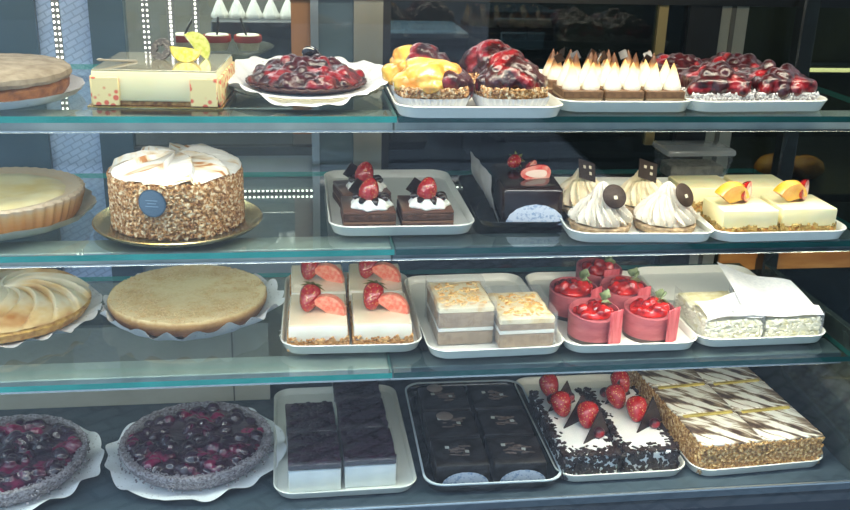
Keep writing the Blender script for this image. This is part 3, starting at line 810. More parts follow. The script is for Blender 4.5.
G().add(lathe([(.098, .036), (.09, .0395), (.07, .040), (.06, .0385), (.03, .0375), (.001, .0375)], 96, zf=tw, cap0=False)).obj('custard',
        mat('custard', '#e3c26a', '#f3e4b0', scale=14, rough=.4, coat=.3), t)

# --- big nut cake
x, y = -.163, .124
t = thing('nut_cake', 'tall round cake coated in chopped nuts on a gold edged board', 'cake', (x, y, z), 0)
R, H = .090, .088
G().add(lathe([(.075, 0), (.105, .001), (.113, .004), (.1165, .0085), (.1175, .0095), (.116, .0105), (.110, .0075), (.10, .0045), (.001, .0045)], 80)).obj('cake_board',
        mat('gold_board', '#b99b62', '#d6c39a', scale=10, rough=.22, metal=.85), t)
G().add(lathe([(R*.97, .0046), (R, .012), (R, H*.86), (R*.96, H*.93), (.001, H*.95)], 72, rf=lambda a, k, r, zz: r*(1+.01*noise.noise(Vector((cos(a)*4, sin(a)*4, k*2)))))).obj('sponge', mat('cake_body', '#8a6236', '#b58a52', scale=150, rough=.8, bump=.002), t)
rnd = random.Random(5); pts = []
for _ in range(5200):
    a = rnd.uniform(0, 2*PI)
    zz = .007+(H*.90-.007)*rnd.random(); pts.append(((R*cos(a), R*sin(a), zz), (cos(a), sin(a), .1)))
for _ in range(500):
    a = rnd.uniform(0, 2*PI); q = R*rnd.uniform(.9, .99); pts.append(((q*cos(a), q*sin(a), H*.92), (cos(a)*.4, sin(a)*.4, 1)))
G().add(crumbs(pts, .003, .0058, .7, 9)).obj('chopped_nuts', nut, t)
# cream top: overlapping curved strokes running from the rim to a raised centre
v = []; f = []; NA, NR = 220, 26
for j in range(NR+1):
    q = j/NR; r = R*1.0*q
    for i in range(NA):
        a = 2*PI*i/NA
        tw_ = a*9+q*5.0
        ridge = ((tw_/(2*PI)) % 1)
        hgt = H*.93+.021*(1-q**2.2)+.009*(ridge**1.5)*(.25+.75*min(1, q*2))*(1 if q < .97 else .4)+.004*noise.noise(Vector((r*cos(a)*40, r*sin(a)*40, 2)))
        v.append((r*cos(a)*1.0, r*sin(a), hgt))
for j in range(NR):
    for i in range(NA):
        k = (i+1) % NA; f.append((j*NA+i, (j+1)*NA+i, (j+1)*NA+k, j*NA+k))
G().add((v, f)).obj('cream_top', mat('caramel_cream', '#f4efe6', '#b87633', scale=18, rough=.5, lo=.47, hi=.66, dist=1.8, stretch=(.5, 1.8, 1), c3='#ecd9b8', bump=.0015, bscale=80), t)
# round sticker on the side facing the front
st = mat('sticker_blue', '#5c7082', rough=.3)
def on_cake(a0, z0, R_, dx, dz): # offset on the cake's side
    a = a0+dx/R_; return (R_*cos(a), R_*sin(a), z0+dz)
a0 = math.radians(-98)-.10; z0 = .058
def sticker(rad, Rr, m, nm, par, inner=0):
    v = [on_cake(a0, z0, Rr, 0, 0)]; n = 32; rings = [rad*k/4 for k in range(1, 5)]
    for r in rings:
        for i in range(n):
            b = 2*PI*i/n; v.append(on_cake(a0, z0, Rr, r*cos(b), r*sin(b)))
    f = [(0, 1+i, 1+(i+1) % n) for i in range(n)]
    for k in range(3):
        for i in range(n): f.append((1+k*n+i, 1+(k+1)*n+i, 1+(k+1)*n+(i+1) % n, 1+k*n+(i+1) % n))
    return G().add((v, f)).obj(nm, m, par)
s_ = sticker(.0190, R+.0042, mat('sticker_rim', '#56656e', rough=.3, metal=.5), 'round_sticker', t)
sticker(.0172, R+.0046, st, 'sticker_face', s_)
g = G()
for (dz, wd) in ((.004, .016), (.0, .012), (-.004, .018)):
    vv = []; n = 10
    for i in range(n+1):
        for q in (-.0006, .0006): vv.append(on_cake(a0, z0, R+.0050, -wd/2+wd*i/n, dz+q))
    g.add((vv, [(2*i, 2*i+2, 2*i+3, 2*i+1) for i in range(n)]))
g.obj('sticker_lines', mat('sticker_print', '#8fa5b5', rough=.4), s_)

# --- chocolate squares with cream and strawberry
T2A = Tray('white tray holding the chocolate squares with strawberries', 2, (0.0547, 0.055), (0.2461, 0.0538), .30)
def choc_square(label, loc, rz, seed):
    t = thing('chocolate_square', label, 'cake', loc, rz, 'chocolate squares with cream and strawberry')
    w_, d_ = .074, .080
    G().add(box(w_, d_, .010, .0015, 1, cut=4, amp=.0008, seed=seed)).obj('sponge', choc_mid, t)
    G().add(box(w_*.99, d_*.99, .003, 0), 0, Tm(0, 0, .010)).obj('filling', mat('choc_filling', '#7d5a44', rough=.5), t)
    G().add(box(w_, d_, .010, .0015, 1, cut=4, amp=.0008, seed=seed+2), 0, Tm(0, 0, .013)).obj('sponge', choc_mid, t)
    G().add(box(w_, d_, .005, .002, 2), 0, Tm(0, 0, .0228)).obj('icing', mat('milk_icing', '#5a3a2c', '#6b4636', scale=30, rough=.3, coat=.3), t)
    g = G(); rnd = random.Random(seed)
    for k in range(7):
        a = k*2*PI/7; g.add(dollop(.0155, .015, 5, .12, 1, 28, 8, pw=.5), 0, Tm(.017*cos(a)+.004, .015*sin(a)-.012, .0276, 0, 0, a))
    melt(g.obj('cream', cream, t), .0018, 2)
    g = G()
    for k in range(7):
        a = k*.9+.4; g.add(ico(.0068, 2, 1.3, .9, .8, .2, 3, k), 0, Tm(.019*cos(a)+.004, .015*sin(a)-.012, .041+.002*sin(k), 0, rnd.uniform(-.5, .5), a))
    g.obj('chocolate_sauce', choc_dark, t)
    add_strawberry(t, .005, -.014, .070, .0165, .034, rx=PI-.15, ry=.25, calyx=False)
    G().add(box(.022, .0016, .022, 0), 0, Tm(-.019, .008, .040, .1, .62, .25)).obj('chocolate_plaque', choc_dark, t, smooth=False)
    return t
cs = choc_square('chocolate square with cream and strawberry, front left of its tray', T2A.p(.057, .062), 0, 50)
dup(cs, T2A.p(.140, .064), T2A.ang, 'chocolate square with cream and strawberry, front right, nearest the loaf cake')
dup(cs, T2A.p(.054, .152), .15, 'chocolate square with cream and strawberry, behind the other two')

# --- chocolate loaf
T2B = Tray('small dark glossy tray under the chocolate loaf cake', 2, (0.2677, 0.0838), (0.391, 0.0777), .26, mat('tray_black', '#1c2022', rough=.15), h=.010)
p = T2B.p(.082, .082)
t = thing('chocolate_loaf_cake', 'dark glazed chocolate loaf cake with strawberry halves and white lace paper', 'cake', p, T2B.ang-.02)
w_, d_, h_ = .090, .150, .056
G().add(box(w_, d_, h_, .010, 4, z0=.001)).obj('glazed_cake', mat('choc_glaze', '#1a0d0a', '#27130d', scale=25, rough=.2, coat=.3), t)
# half round doily against the front
v = [(0, 0, 0)]; n = 28
for i in range(n+1):
    a = PI*i/n; r = 1+.03*abs(sin(a*9)); v.append((.042*cos(a)*r, 0, .030*sin(a)*r))
hd = G().add((v, [(0, i+1, i+2) for i in range(n)]), 0, Tm(.004, -d_/2-.0012, .002)).obj('lace_label', mat('lace_label', '#dfe3ee', '#9fb2cf', scale=240, rough=.8, lo=.5, hi=.62), t, smooth=False)
# paper sleeve folded out on the left
v = []; f = []; NU, NV = 10, 12
for i in range(NU+1):
    for j in range(NV+1):
        u = i/NU; q = j/NV
        v.append((-w_/2-.002-.030*sin(u*PI*.55)*(.5+.5*q)-.004*noise.noise(Vector((u*3, q*4, 1))), -d_/2+.008+d_*.95*q, .001+.072*u+.004*noise.noise(Vector((u*4, q*5, 5)))))
for i in range(NU):
    for j in range(NV): a = i*(NV+1)+j; f.append((a, a+1, a+NV+2, a+NV+1))
G().add((v, f)).obj('paper_sleeve', mat('wax_paper', '#a7a5a3', '#bdbab6', scale=30, rough=.4, alpha=.9), t)
add_strawberry(t, -.022, .015, h_+.012, .0125, .028, rx=1.5, ry=.4, rz=2.6)
add_half_strawberry(t, -.014, -.033, h_+.011, .0155, .050, rx=-.35, ry=1.65, rz=-.05)
add_half_strawberry(t, .0, -.012, h_+.010, .012, .034, rx=-.6, ry=1.55, rz=.4)

# --- meringue tartlets
T2C = Tray('white tray holding the ruffled meringue tartlets', 2, (0.3843, 0.0124), (0.5819, 0.0019), .29)
mer = mat('meringue_white', '#dcd2c4', '#d2c6b4', scale=40, rough=.5, sss=.15)
mer_w = mat('meringue_cream', '#f2e4c6', '#e8d3a8', scale=40, rough=.5, sss=.15)
def meringue_tartlet(label, loc, rz, m, square, seed):
    t = thing('meringue_tartlet', label, 'tartlet', loc, rz, 'ruffled meringue tartlets')
    G().add(lathe([(.036, 0), (.042, .004), (.0445, .012), (.0425, .014), (.001, .012)], 160, rf=lambda a, k, r, zz: r*(1+(.02*cos(32*a) if k < 3 else 0)))).obj('tart_shell', mat('tart_shell', '#8d7257', '#b39a78', scale=120, rough=.7), t)
    rnd = random.Random(seed)
    n = 7
    for k in range(n):
        a = 2*PI*k/n+.3+rnd.uniform(-.15, .15); r = .0285
        G().add(dollop(.0190, .044+rnd.uniform(-.003, .004), 9, .26, 1.2, 54, 14, pw=.5), 0, Tm(r*cos(a), r*sin(a), .011, 0, 0, 0) @ Matrix.Rotation(-.42, 4, Vector((-sin(a), cos(a), 0)))).obj('meringue_dollop', m, t)
    G().add(dollop(.026, .060, 10, .24, 1.4, 60, 16, pw=.55), 0, Tm(0, .0, .012)).obj('meringue_dollop', m, t)
    if square:
        o = G().add(box(.034, .0016, .030, 0), 0, Tm(-.004, -.020, .054, -.55, .35, .2)).obj('chocolate_plaque', mat('choc_print', '#2a1e18', rough=.3), t, smooth=False)
        for (dx, dz) in ((-.006, .004), (.006, -.004), (.006, .006)):
            G().add(box(.0045, .0008, .0045, 0), 0, Tm(-.004, -.020, .054, -.55, .35, .2) @ Tm(dx, -.0012, .013+dz)).obj('gold_square', mat('gold_print', '#c9bfa6', rough=.4), o, smooth=False)
    else:
        M = Tm(.010, -.023, .056, PI/2-.55, 0, .1)
        o = G().add(lathe([(.0165, -.001), (.0178, 0), (.0165, .001)], 28), 0, M).obj('chocolate_disc', mat('choc_disc', '#2a1d17', '#43342b', scale=60, rough=.6, spec=.2), t)
        G().add(box(.005, .005, .0008, 0), 0, M @ Tm(.001, -.002, .0012)).obj('gold_square', mat('gold_print', '#c9bfa6', rough=.4), o, smooth=False)
    return t
meringue_tartlet('swirled white meringue tartlet with round chocolate disc, front left of its tray', T2C.p(.056, .058), 0, mer, False, 61)
meringue_tartlet('swirled white meringue tartlet with round chocolate disc, front right of its tray', T2C.p(.152, .060), .4, mer, False, 62)
meringue_tartlet('creamy meringue tartlet with chocolate square, behind at the tray\'s left', T2C.p(.050, .148), .2, mer_w, True, 63)
meringue_tartlet('creamy meringue tartlet with chocolate square, behind at the tray\'s right', T2C.p(.146, .150), 0, mer_w, True, 64)

# --- peach cheesecakes
T2D = Tray('white tray at right end of second shelf, holding pale cheesecakes', 2, (0.5906, 0.0014), (0.7844, 0.004), .29)
pale_c = mat('pale_cheesecake', '#f6e6ae', '#f9eec6', scale=15, rough=.4, sss=.2)
def fruit_cheesecake(label, loc, rz, seed, fruit=True):
    t = thing('peach_cheesecake_slice', label, 'cake', loc, rz, 'pale cheesecake slices with peach')
    w_, d_ = .084, .074
    G().add(box(w_, d_, .013, .002, 2, cut=6, amp=.002, freq=120, seed=seed)).obj('crumb_base', biscuit, t)
    rnd = random.Random(seed)
    G().add(crumbs(side_pts(w_, d_, .001, .016, 260, rnd), .003, .006, .7, seed)).obj('crumbs', mat('crumb_olive', '#7d6232', '#bfa263', scale=150, rough=.8), t)
    G().add(box(w_, d_, .027, .003, 2), 0, Tm(0, 0, .012)).obj('cheesecake', pale_c, t)
    if fruit:
        o = G().add(wedge(.030, .017, 130)).obj('peach_wedge', peach, t); o.location = (-.020, -.004, .0405); o.rotation_euler = (.1, .15, .35)
        add_half_strawberry(t, -.002, -.010, .052, .0165, .038, rx=-.5, ry=1.45, rz=.35)
        G().add(ico(.006, 1, 1.4, .8, .5, .3, 2, 1), 0, Tm(.006, .016, .046)).obj('mint_leaf', leaf, t)
    return t
fruit_cheesecake('pale cheesecake slice with peach wedge and strawberry, left of the front pair', T2D.p(.060, .058), 0, 70)
fruit_cheesecake('pale cheesecake slice with peach wedge and strawberry, right of the front pair', T2D.p(.152, .062), 0, 71)
fruit_cheesecake('plain pale cheesecake slice behind the left peach one', T2D.p(.052, .175), 0, 72, False)
fruit_cheesecake('plain pale cheesecake slice behind the right peach one', T2D.p(.146, .176), 0, 73, False)

# --- clear lidded box and orange pastries at the back right
x, y = .69, .345
t = thing('clear_cake_box', 'clear plastic cake box behind the pale cheesecakes', 'box', (x, y, z))
G().add(box(.12, .075, .045, .006, 2, taper=.85)).obj('plastic_base', film_clear, t)
G().add(box(.124, .079, .012, .005, 2), 0, Tm(0, 0, .045)).obj('lid', film_milky, t)
G().add(box(.095, .055, .024, .004, 2, cut=4, amp=.002), 0, Tm(0, 0, .002)).obj('cake', mat('grey_cake', '#5a554e', '#7d776c', scale=80, rough=.7), t)
# ================================================================== LEVEL 3
z = Z3+.0004
# --- swirled meringue tart at the left
x, y = -.447, .236
t = thing('swirled_meringue_tart', 'toasted meringue tart piped in a spiral of petals, at left edge of third shelf', 'tart', (x, y, z), 0)
G().add(doily(.138, .013, .105, 26, seed=1.2)).obj('lace_doily', lace, t)
G().add(lathe([(.104, .002), (.118, .008), (.126, .022), (.122, .026), (.001, .024)], 160, rf=lambda a, k, r, zz: r*(1+(.01*cos(60*a) if k < 4 else 0)))).obj('crust', mat('gold_crust', '#a5742f', '#dcb15d', scale=70, rough=.6, bump=.001), t)
v = []; f = []; NA, NR, P = 360, 34, 16
for j in range(NR+1):
    q = j/NR; r = .124*q
    for i in range(NA):
        a = 2*PI*i/NA
        ph = (a*P/(2*PI)+q*3.0) % 1
        ridge = (1-ph)**.8 if ph > .1 else ph/.1
        edge = min(1, (1-q)*7)
        hh = .026+.026*(1-q)**.75+.013*ridge*min(1, q*2.5)*(.25+.75*edge)
        rr = r*(1+.03*ridge*(q > .9))
        v.append((rr*cos(a), rr*sin(a), hh))
for j in range(NR):
    for i in range(NA):
        k = (i+1) % NA; f.append((j*NA+i, (j+1)*NA+i, (j+1)*NA+k, j*NA+k))
G().add((v, f)).obj('meringue', mat('toasted_swirl', '#f3e8cd', '#bd7f3c', scale=13, rough=.5, sss=.1, lo=.40, hi=.68, c3='#e6c78c', stretch=(1, 1, 2)), t)

# --- baked cheesecake on lace
x, y = -.170, .240
t = thing('baked_cheesecake', 'round baked cheesecake dusted with sugar on white lace paper, third shelf', 'cheesecake', (x, y, z))
def as_(a): return .014*max(0, cos(a+.15))**3
G().add(doily(.131, .023, .112, 26, seed=.4, asym=as_, ruffle=.005)).obj('lace_doily', lace, t)
def tz(a, k, r, zz): return zz+(.0022*noise.noise(Vector((cos(a)*r*45, sin(a)*r*45, 0))) if k >= 4 else .0016*noise.noise(Vector((cos(a)*14, sin(a)*14, k))))
G().add(lathe([(.106, .003), (.117, .008), (.1225, .020), (.1235, .028), (.121, .0325), (.116, .0335), (.110, .0325), (.09, .031), (.06, .0315), (.03, .032), (.001, .032)], 200,
        rf=lambda a, k, r, zz: r*(1+.008*noise.noise(Vector((cos(a)*10, sin(a)*10, k*.6)))), zf=tz)).obj('cheesecake',
        height_mat('baked_top', [(0, '#5a3a28'), (.62, '#7d5836'), (.88, '#b8905c'), (.96, '#d8bd88'), (1, '#e2cc9c')], 0, .034, rough=.7, jitter=.1, nscale=130, bump=.0012), t)
rnd = random.Random(3); pts = []
for _ in range(1500):
    a = rnd.uniform(0, 2*PI); q = rnd.gauss(.112, .007); q = min(q, .120); pts.append(((q*cos(a), q*sin(a), .0328), (0, 0, 1)))
for _ in range(1500):
    a = rnd.uniform(0, 2*PI); q = .109*rnd.random()**.5; pts.append(((q*cos(a), q*sin(a), .0315), (0, 0, 1)))
G().add(crumbs(pts, .0012, .0032, .5, 4)).obj('sugar_crumbs', mat('sugar_crumbs', '#e3cda2', '#cfae78', scale=60, rough=.9), t)

# --- strawberry and grapefruit cheesecakes
T3A = Tray('white tray holding four cheesecakes with strawberry and grapefruit', 3, (-0.0166, 0.0686), (0.1767, 0.0639), .295)
def strawberry_cheesecake(label, loc, rz, seed):
    t = thing('strawberry_cheesecake_slice', label, 'cake', loc, rz, 'cheesecake slices with strawberry and grapefruit')
    w_, d_ = .087, .122
    G().add(box(w_, d_, .013, .002, 2, cut=6, amp=.002, freq=120, seed=seed)).obj('crumb_base', biscuit, t)
    rnd = random.Random(seed)
    G().add(crumbs(side_pts(w_, d_, .001, .019, 520, rnd), .003, .006, .7, seed)).obj('crumbs', mat('crumb_warm', '#a06a35', '#e0b47a', scale=150, rough=.8), t)
    G().add(box(w_-.001, d_-.001, .026, .003, 2), 0, Tm(0, 0, .0125)).obj('cheesecake', cheese, t)
    G().add(box(w_-.003, d_-.003, .002, .001, 1), 0, Tm(0, 0, .0375)).obj('glaze', mat('peach_glaze', '#f5dfba', '#f7e8ce', scale=12, rough=.12, coat=.8), t)
    add_strawberry(t, -.018, -.018, .0435, .0180, .044, rx=-.75, ry=.35, rz=0)
    o = G().add(wedge(.027, .018, 150)).obj('grapefruit_wedge', citrus, t); o.location = (.014, -.014, .0395); o.rotation_euler = (-.15, .35, -.25)
    r_ = lathe([(.0, 0)], 3)
    return t
sc_ = strawberry_cheesecake('cheesecake slice with strawberry and grapefruit, front left of the four', T3A.p(.055, .075), 0, 80)
sc_.rotation_euler.z = T3A.ang
dup(sc_, T3A.p(.150, .077), T3A.ang, 'cheesecake slice with strawberry and grapefruit, front right of the four')
dup(sc_, T3A.p(.055, .205), T3A.ang+.03, 'cheesecake slice with strawberry and grapefruit, back left of the four')
dup(sc_, T3A.p(.149, .207), T3A.ang-.03, 'cheesecake slice with strawberry and grapefruit, back right of the four')

# --- film wrapped slices
T3B = Tray('white tray holding the two film wrapped slices, half of it empty', 3, (0.1966, 0.0359), (0.3883, 0.0412), .30)
def sheet(f_, nu, nv):
    v = [f_(i/nu, j/nv) for i in range(nu+1) for j in range(nv+1)]; f = []
    for i in range(nu):
        for j in range(nv): a = i*(nv+1)+j; f.append((a, a+nv+1, a+nv+2, a+1))
    return v, f
def wrapped_slice(label, loc, rz, h_, seed, topc):
    t = thing('wrapped_cake_slice', label, 'cake', loc, rz, 'film wrapped slices')
    w_, d_ = .084, .105
    G().add(box(w_, d_, .022, .002, 1, z0=.0005)).obj('sponge', mat('grey_sponge', '#8a6f55', '#a68c70', scale=120, rough=.8), t)
    G().add(box(w_, d_, .006, .001, 1), 0, Tm(0, 0, .0225)).obj('cream_layer', cream, t)
    G().add(box(w_, d_, h_-.036, .001, 1), 0, Tm(0, 0, .0285)).obj('sponge', mat('grey_sponge', '#8a6f55', '#a68c70', scale=120, rough=.8), t)
    G().add(box(w_, d_, .009, .004, 3, cut=8, amp=.002, freq=60, seed=seed), 0, Tm(0, 0, h_-.0078)).obj('topping', topc, t)
    rnd = random.Random(seed)
    G().add(crumbs(scatter_top(w_*.8, d_*.8, h_+.001, 160, rnd), .002, .007, .5, seed)).obj('toasted_flakes', mat('toasted_flake', '#d59a4d', '#f1d597', scale=90, rough=.6), t)
    # film: a band round the slice, standing a little proud and above the top
    W, D_ = w_/2+.0025, d_/2+.0025
    def band(u, q):
        per = [(-W, D_), (-W, -D_), (W, -D_), (W, D_), (-W, D_)]
        k = min(3, int(u*4)); e = u*4-k
        px = per[k][0]*(1-e)+per[k+1][0]*e; py = per[k][1]*(1-e)+per[k+1][1]*e
        n_ = .0022*noise.noise(Vector((px*40, py*40+seed, q*3)))
        return (px+n_, py+n_, .001+(h_+.010)*q)
    G().add(sheet(band, 48, 8)).obj('film_band', film, t)
    return t
toast_top = mat('toast_top', '#f3e5c2', '#dca75c', scale=45, rough=.5, lo=.5, hi=.7)
wrapped_slice('cake slice in milky film with toasted yellow top, at the left of its tray', T3B.p(.062, .098), T3B.ang, .060, 90, toast_top)
wrapped_slice('lower cake slice in milky film, beside the front pink cakes', T3B.p(.151, .080), T3B.ang, .046, 91, mat('toast_top2', '#efe0be', '#d9b779', scale=45, rough=.5, lo=.5, hi=.7))

# --- pink cylinder cakes
T3C = Tray('white tray holding the round pink cakes', 3, (0.4018, 0.0401), (0.5966, 0.0391), .30)
pinkw = mat('pink_chocolate', '#8c4049', '#a85a60', scale=22, rough=.45, stretch=(1, 1, 4))
pinkp = mat('pink_plaque', '#9c3640', '#bd5f66', scale=60, rough=.4, stretch=(4, 1, .5))
glaze_red = mat('red_glaze_fruit', '#5a080d', '#b51d16', scale=50, rough=.1, coat=1, bump=.001, bscale=80)
def pink_cake(label, loc, rz, rot, seed, m=None):
    t = thing('pink_cake', label, 'cake', loc, rz, 'round pink cakes with red fruit')
    R, H = .0385, .044
    G().add(lathe([(R*.99, 0), (R*.99, .006), (.001, .0062)], 48)).obj('chocolate_base', choc_dark, t)
    def wr(a, k, r, zz): return r*(1+.02*sin(a*1.0+rot))
    G().add(lathe([(R, .0062), (R*1.01, H*.6), (R*1.02, H), (R*.96, H+.0008), (R*.95, H*.86), (.001, H*.84)], 56, rf=wr,
            zf=lambda a, k, r, zz: zz+(.004*sin(a+rot) if k >= 2 and k <= 3 else 0))).obj('pink_wrap', m or pinkw, t)
    g = berry_pile(20, R*.70, R*.70, .006, .010, .013, seed, z0=H*.86, amp=.2)
    melt(g.obj('glazed_fruit', glaze_red, t), .0016, 2)
    # rectangular plaque against the side
    a = -1.0+rot
    G().add(box(.029, .0022, .056, .0004, 1, cut=3, amp=.0006, seed=seed), 0, Tm((R+.0042)*cos(a), (R+.0042)*sin(a), .0008, 0, 0, a+PI/2)).obj('pink_plaque', pinkp, t)
    g = G()
    for k in range(3):
        g.add(box(.016, .0016, .012, .0004, 1, cut=2, amp=.003, freq=90, seed=k+seed), 0, Tm(.014+.004*k, .002+.006*k, H+.008+.002*k, .9-.3*k, .6, .5+k))
    g.obj('leaf', mat('dark_leaf', '#4c5a38', '#7d8a62', scale=90, rough=.5), t)
    return t
pkspots = [(.057, .060, 'front left of the pink group, by the wrapped slice', 0), (.146, .062, 'front right of the pink group, by the tray rim', .05),
           (.050, .150, 'second row left, behind the front ones', .1), (.135, .152, 'second row right, with a dark leaf', -.1), (.120, .238, 'rearmost of the five', -.4)]
for k, (u, q, lab, r_) in enumerate(pkspots):
    pink_cake('pink cake with red fruit, '+lab, T3C.p(u, q), 0, r_, 100+k)
# --- paper wrapped slices
T3D = Tray('white tray holding the paper covered cake slices, right end of third shelf', 3, (0.6103, 0.0451), (0.8106, 0.0479), .31)
p = T3D.p(.102, .085)
for k, (dx, lab) in enumerate(((-.046, 'left, under a small square of white paper'), (.046, 'right, under a large folded sheet of paper'))):
    q = T3D.p(.062+.098*k, .080)
    t = thing('paper_covered_slice', 'creamy cake slice in clear film, '+lab, 'cake', q, T3D.ang, 'paper covered slices')
    w_, d_ = .088, .12
    G().add(box(w_, d_, .014, .003, 2, cut=6, amp=.002, freq=90, seed=k)).obj('sponge', mat('cream_sponge', '#d9cf9d', '#f0e8c4', scale=90, rough=.7, bump=.001), t)
    G().add(box(w_, d_, .010, .003, 2, cut=6, amp=.002, freq=90, seed=k+4), 0, Tm(0, 0, .013)).obj('cream_layer', mat('cream_yellow', '#f4edcf', rough=.5), t)
    G().add(box(w_, d_, .012, .003, 2, cut=6, amp=.002, freq=90, seed=k+8), 0, Tm(0, 0, .022)).obj('sponge', mat('cream_sponge', '#d9cf9d', '#f0e8c4', scale=90, rough=.7, bump=.001), t)
    rnd = random.Random(k)
    G().add(crumbs(side_pts(w_, d_, .002, .034, 420, rnd, 'FLR'), .003, .007, .6, k)).obj('white_flakes', mat('white_flake', '#eee8d2', rough=.6), t)
    W, D_ = w_/2+.003, d_/2+.003
    def band(u, q_, W=W, D_=D_, k=k):
        per = [(-W, D_), (-W, -D_), (W, -D_), (W, D_)]
        i = min(2, int(u*3)); e = u*3-i
        px = per[i][0]*(1-e)+per[i+1][0]*e; py = per[i][1]*(1-e)+per[i+1][1]*e
        n_ = .002*noise.noise(Vector((px*40, py*40+k, q_*3)))
        return (px+n_, py+n_, .001+.044*q_)
    G().add(sheet(band, 36, 6)).obj('film_band', film, t)
    if k == 0:
        def pap(u, q_): return (-.044+.090*u, -.062+.055*q_+.02*u*q_, .0375+.006*u+.004*sin(u*5+q_*3)+.008*q_)
        G().add(sheet(pap, 12, 8)).obj('paper_sheet', paper_white, t)
    else:
        def pap(u, q_): return (-.078+.125*u+.018*q_*(1-u), -.050+.15*q_*(1-.35*u), .046+.020*q_*(1-.5*u)+.004*sin(u*6+q_*2)-.006*u)
        G().add(sheet(pap, 16, 12)).obj('paper_sheet', paper_white, t)
        def pap2(u, q_): return (-.098+.145*u, -.062+.02*q_, .043-.004*u+.008*q_+.0015*sin(u*9))
        G().add(sheet(pap2, 16, 4)).obj('paper_sheet', paper_white, t)

# ================================================================== LEVEL 4
z = Z4+.0004
lace4 = lace
def deck_tart(label, x, y, seed, asym=None):
    t = berry_tart('berry_tart', label, x, y, z, .137, sugared, .118, .010, 110, (.009, .014), berry_dark, tall=.026, seed=seed, asym=asym, lobes=16)
    return t
t = deck_tart('dark berry tart cut by the picture\'s left edge, bottom level', -.445, .140, 7)
t = deck_tart('whole dark berry tart with sugared rim on white lace, bottom level', -.162, .160, 9)
for t in [o for o in COL.objects if o.get('label', '').find('bottom level') > 0 and o.name.startswith('berry_tart')]:
    g = G(); rnd = random.Random(4); pts = []
    for _ in range(1100):
        a = rnd.uniform(0, 2*PI); q = rnd.uniform(.104, .121); zz = .030+.003*rnd.random() if q < .117 else rnd.uniform(.012, .03)
        pts.append(((q*cos(a), q*sin(a), zz), (cos(a)*.5, sin(a)*.5, 1)))
    G().add(crumbs(pts, .0015, .0035, .6, 6)).obj('sugar_crumbs', mat('sugar_rim', '#8b8489', rough=.9), t)

# --- blueberry cheesecakes
T4A = Tray('large white tray holding the blueberry cheesecakes', 4, (-0.0316, 0.0264), (0.1702, 0.0286), .33, h=.014)
blue = mat('blueberry_jelly', '#150a14', '#33122b', scale=110, rough=.15, coat=.8, bump=.0012, bscale=170)
def blue_cake(label, loc, rz, seed):
    t = thing('blueberry_cheesecake', label, 'cake', loc, rz, 'blueberry topped cheesecakes')
    w_, d_ = .078, .092
    G().add(box(w_, d_, .038, .002, 2)).obj('cheesecake', mat('white_cheese', '#d9dcdf', '#e6e8ea', scale=30, rough=.4, sss=.1), t)
    g = G(); g.add(box(w_+.001, d_+.001, .010, .002, 2, cut=5, amp=.001, freq=100, seed=seed), 0, Tm(0, 0, .038))
    rnd = random.Random(seed)
    for k in range(95):
        g.add(ico(rnd.uniform(.005, .0068), 1, 1, 1, .8), 0, Tm(rnd.uniform(-.46, .46)*w_, rnd.uniform(-.46, .46)*d_, .0475))
    g.obj('blueberry_topping', blue, t)
    W, D_ = w_/2+.002, d_/2+.002
    def band(u, q_):
        per = [(-W, D_), (-W, -D_), (W, -D_), (W, D_)]; i = min(2, int(u*3)); e = u*3-i
        px = per[i][0]*(1-e)+per[i+1][0]*e; py = per[i][1]*(1-e)+per[i+1][1]*e
        return (px, py, .001+.052*q_)
    G().add(sheet(band, 24, 4)).obj('film_band', film_clear, t)
    return t
bc = blue_cake('blueberry cheesecake, front left of its tray, above the deck edge', T4A.p(.062, .065), T4A.ang, 120)
dup(bc, T4A.p(.146, .069), T4A.ang, 'blueberry cheesecake, front right, next to the dark chocolate squares')
dup(bc, T4A.p(.060, .163), T4A.ang+.02, 'blueberry cheesecake, second row on the left')
dup(bc, T4A.p(.144, .168), T4A.ang, 'blueberry cheesecake, second row on the right')
dup(bc, T4A.p(.142, .266), T4A.ang, 'blueberry cheesecake at the very back of its tray, half hidden by film')

# --- dark chocolate squares
T4B = Tray('clear rimmed dark tray holding the chocolate squares with gold marks', 4, (0.1957, 0.0237), (0.3955, 0.0214), .33, mat('tray_smoke', '#14181b', '#1b2125', scale=10, rough=.15, coat=.5), h=.016)
G().add(loft([[(a, b, c) for a, b in rrect(T4B.w-2*ins, .33-2*ins, .03)] for ins, c in ((-.0008, .0165), (-.0008, .0182), (.0022, .0182), (.0022, .0165))], False, False), 0).obj('tray_rim', mat('rim_white', '#c8d2d8', rough=.3), T4B.o)
choc_blk = mat('choc_velvet', '#120d0e', '#1d1718', scale=60, rough=.45, bump=.0006, bscale=200)
def dark_square(label, loc, rz, seed):
    t = thing('dark_chocolate_square', label, 'cake', loc, rz, 'dark chocolate squares with gold marks')
    w_, d_ = .084, .082
    G().add(box(w_, d_, .034, .004, 2, cut=4, amp=.001, seed=seed)).obj('glazed_cake', choc_blk, t)
    rnd = random.Random(seed)
    g = G()
    for k in range(16):
        g.add(box(rnd.uniform(.004, .020), .0022, .0012, 0, cut=1, amp=.0004, seed=k), 0, Tm(rnd.uniform(-.012, .018), rnd.uniform(-.016, .016), .0342, rnd.uniform(-.2, .2), 0, rnd.uniform(-.25, .25)))
    g.obj('chocolate_curls', mat('brown_curls', '#4a3c38', '#6d5d56', scale=200, rough=.5), t)
    for k in range(2):
        G().add(box(.0062, .0062, .0012, 0), 0, Tm(-.018+.030*k, .010-.014*k+.004*rnd.random(), .0346, 0, 0, rnd.uniform(-.2, .2))).obj('gold_square', mat('silver_square', '#a8aba6', rough=.4), t, smooth=False)
    return t
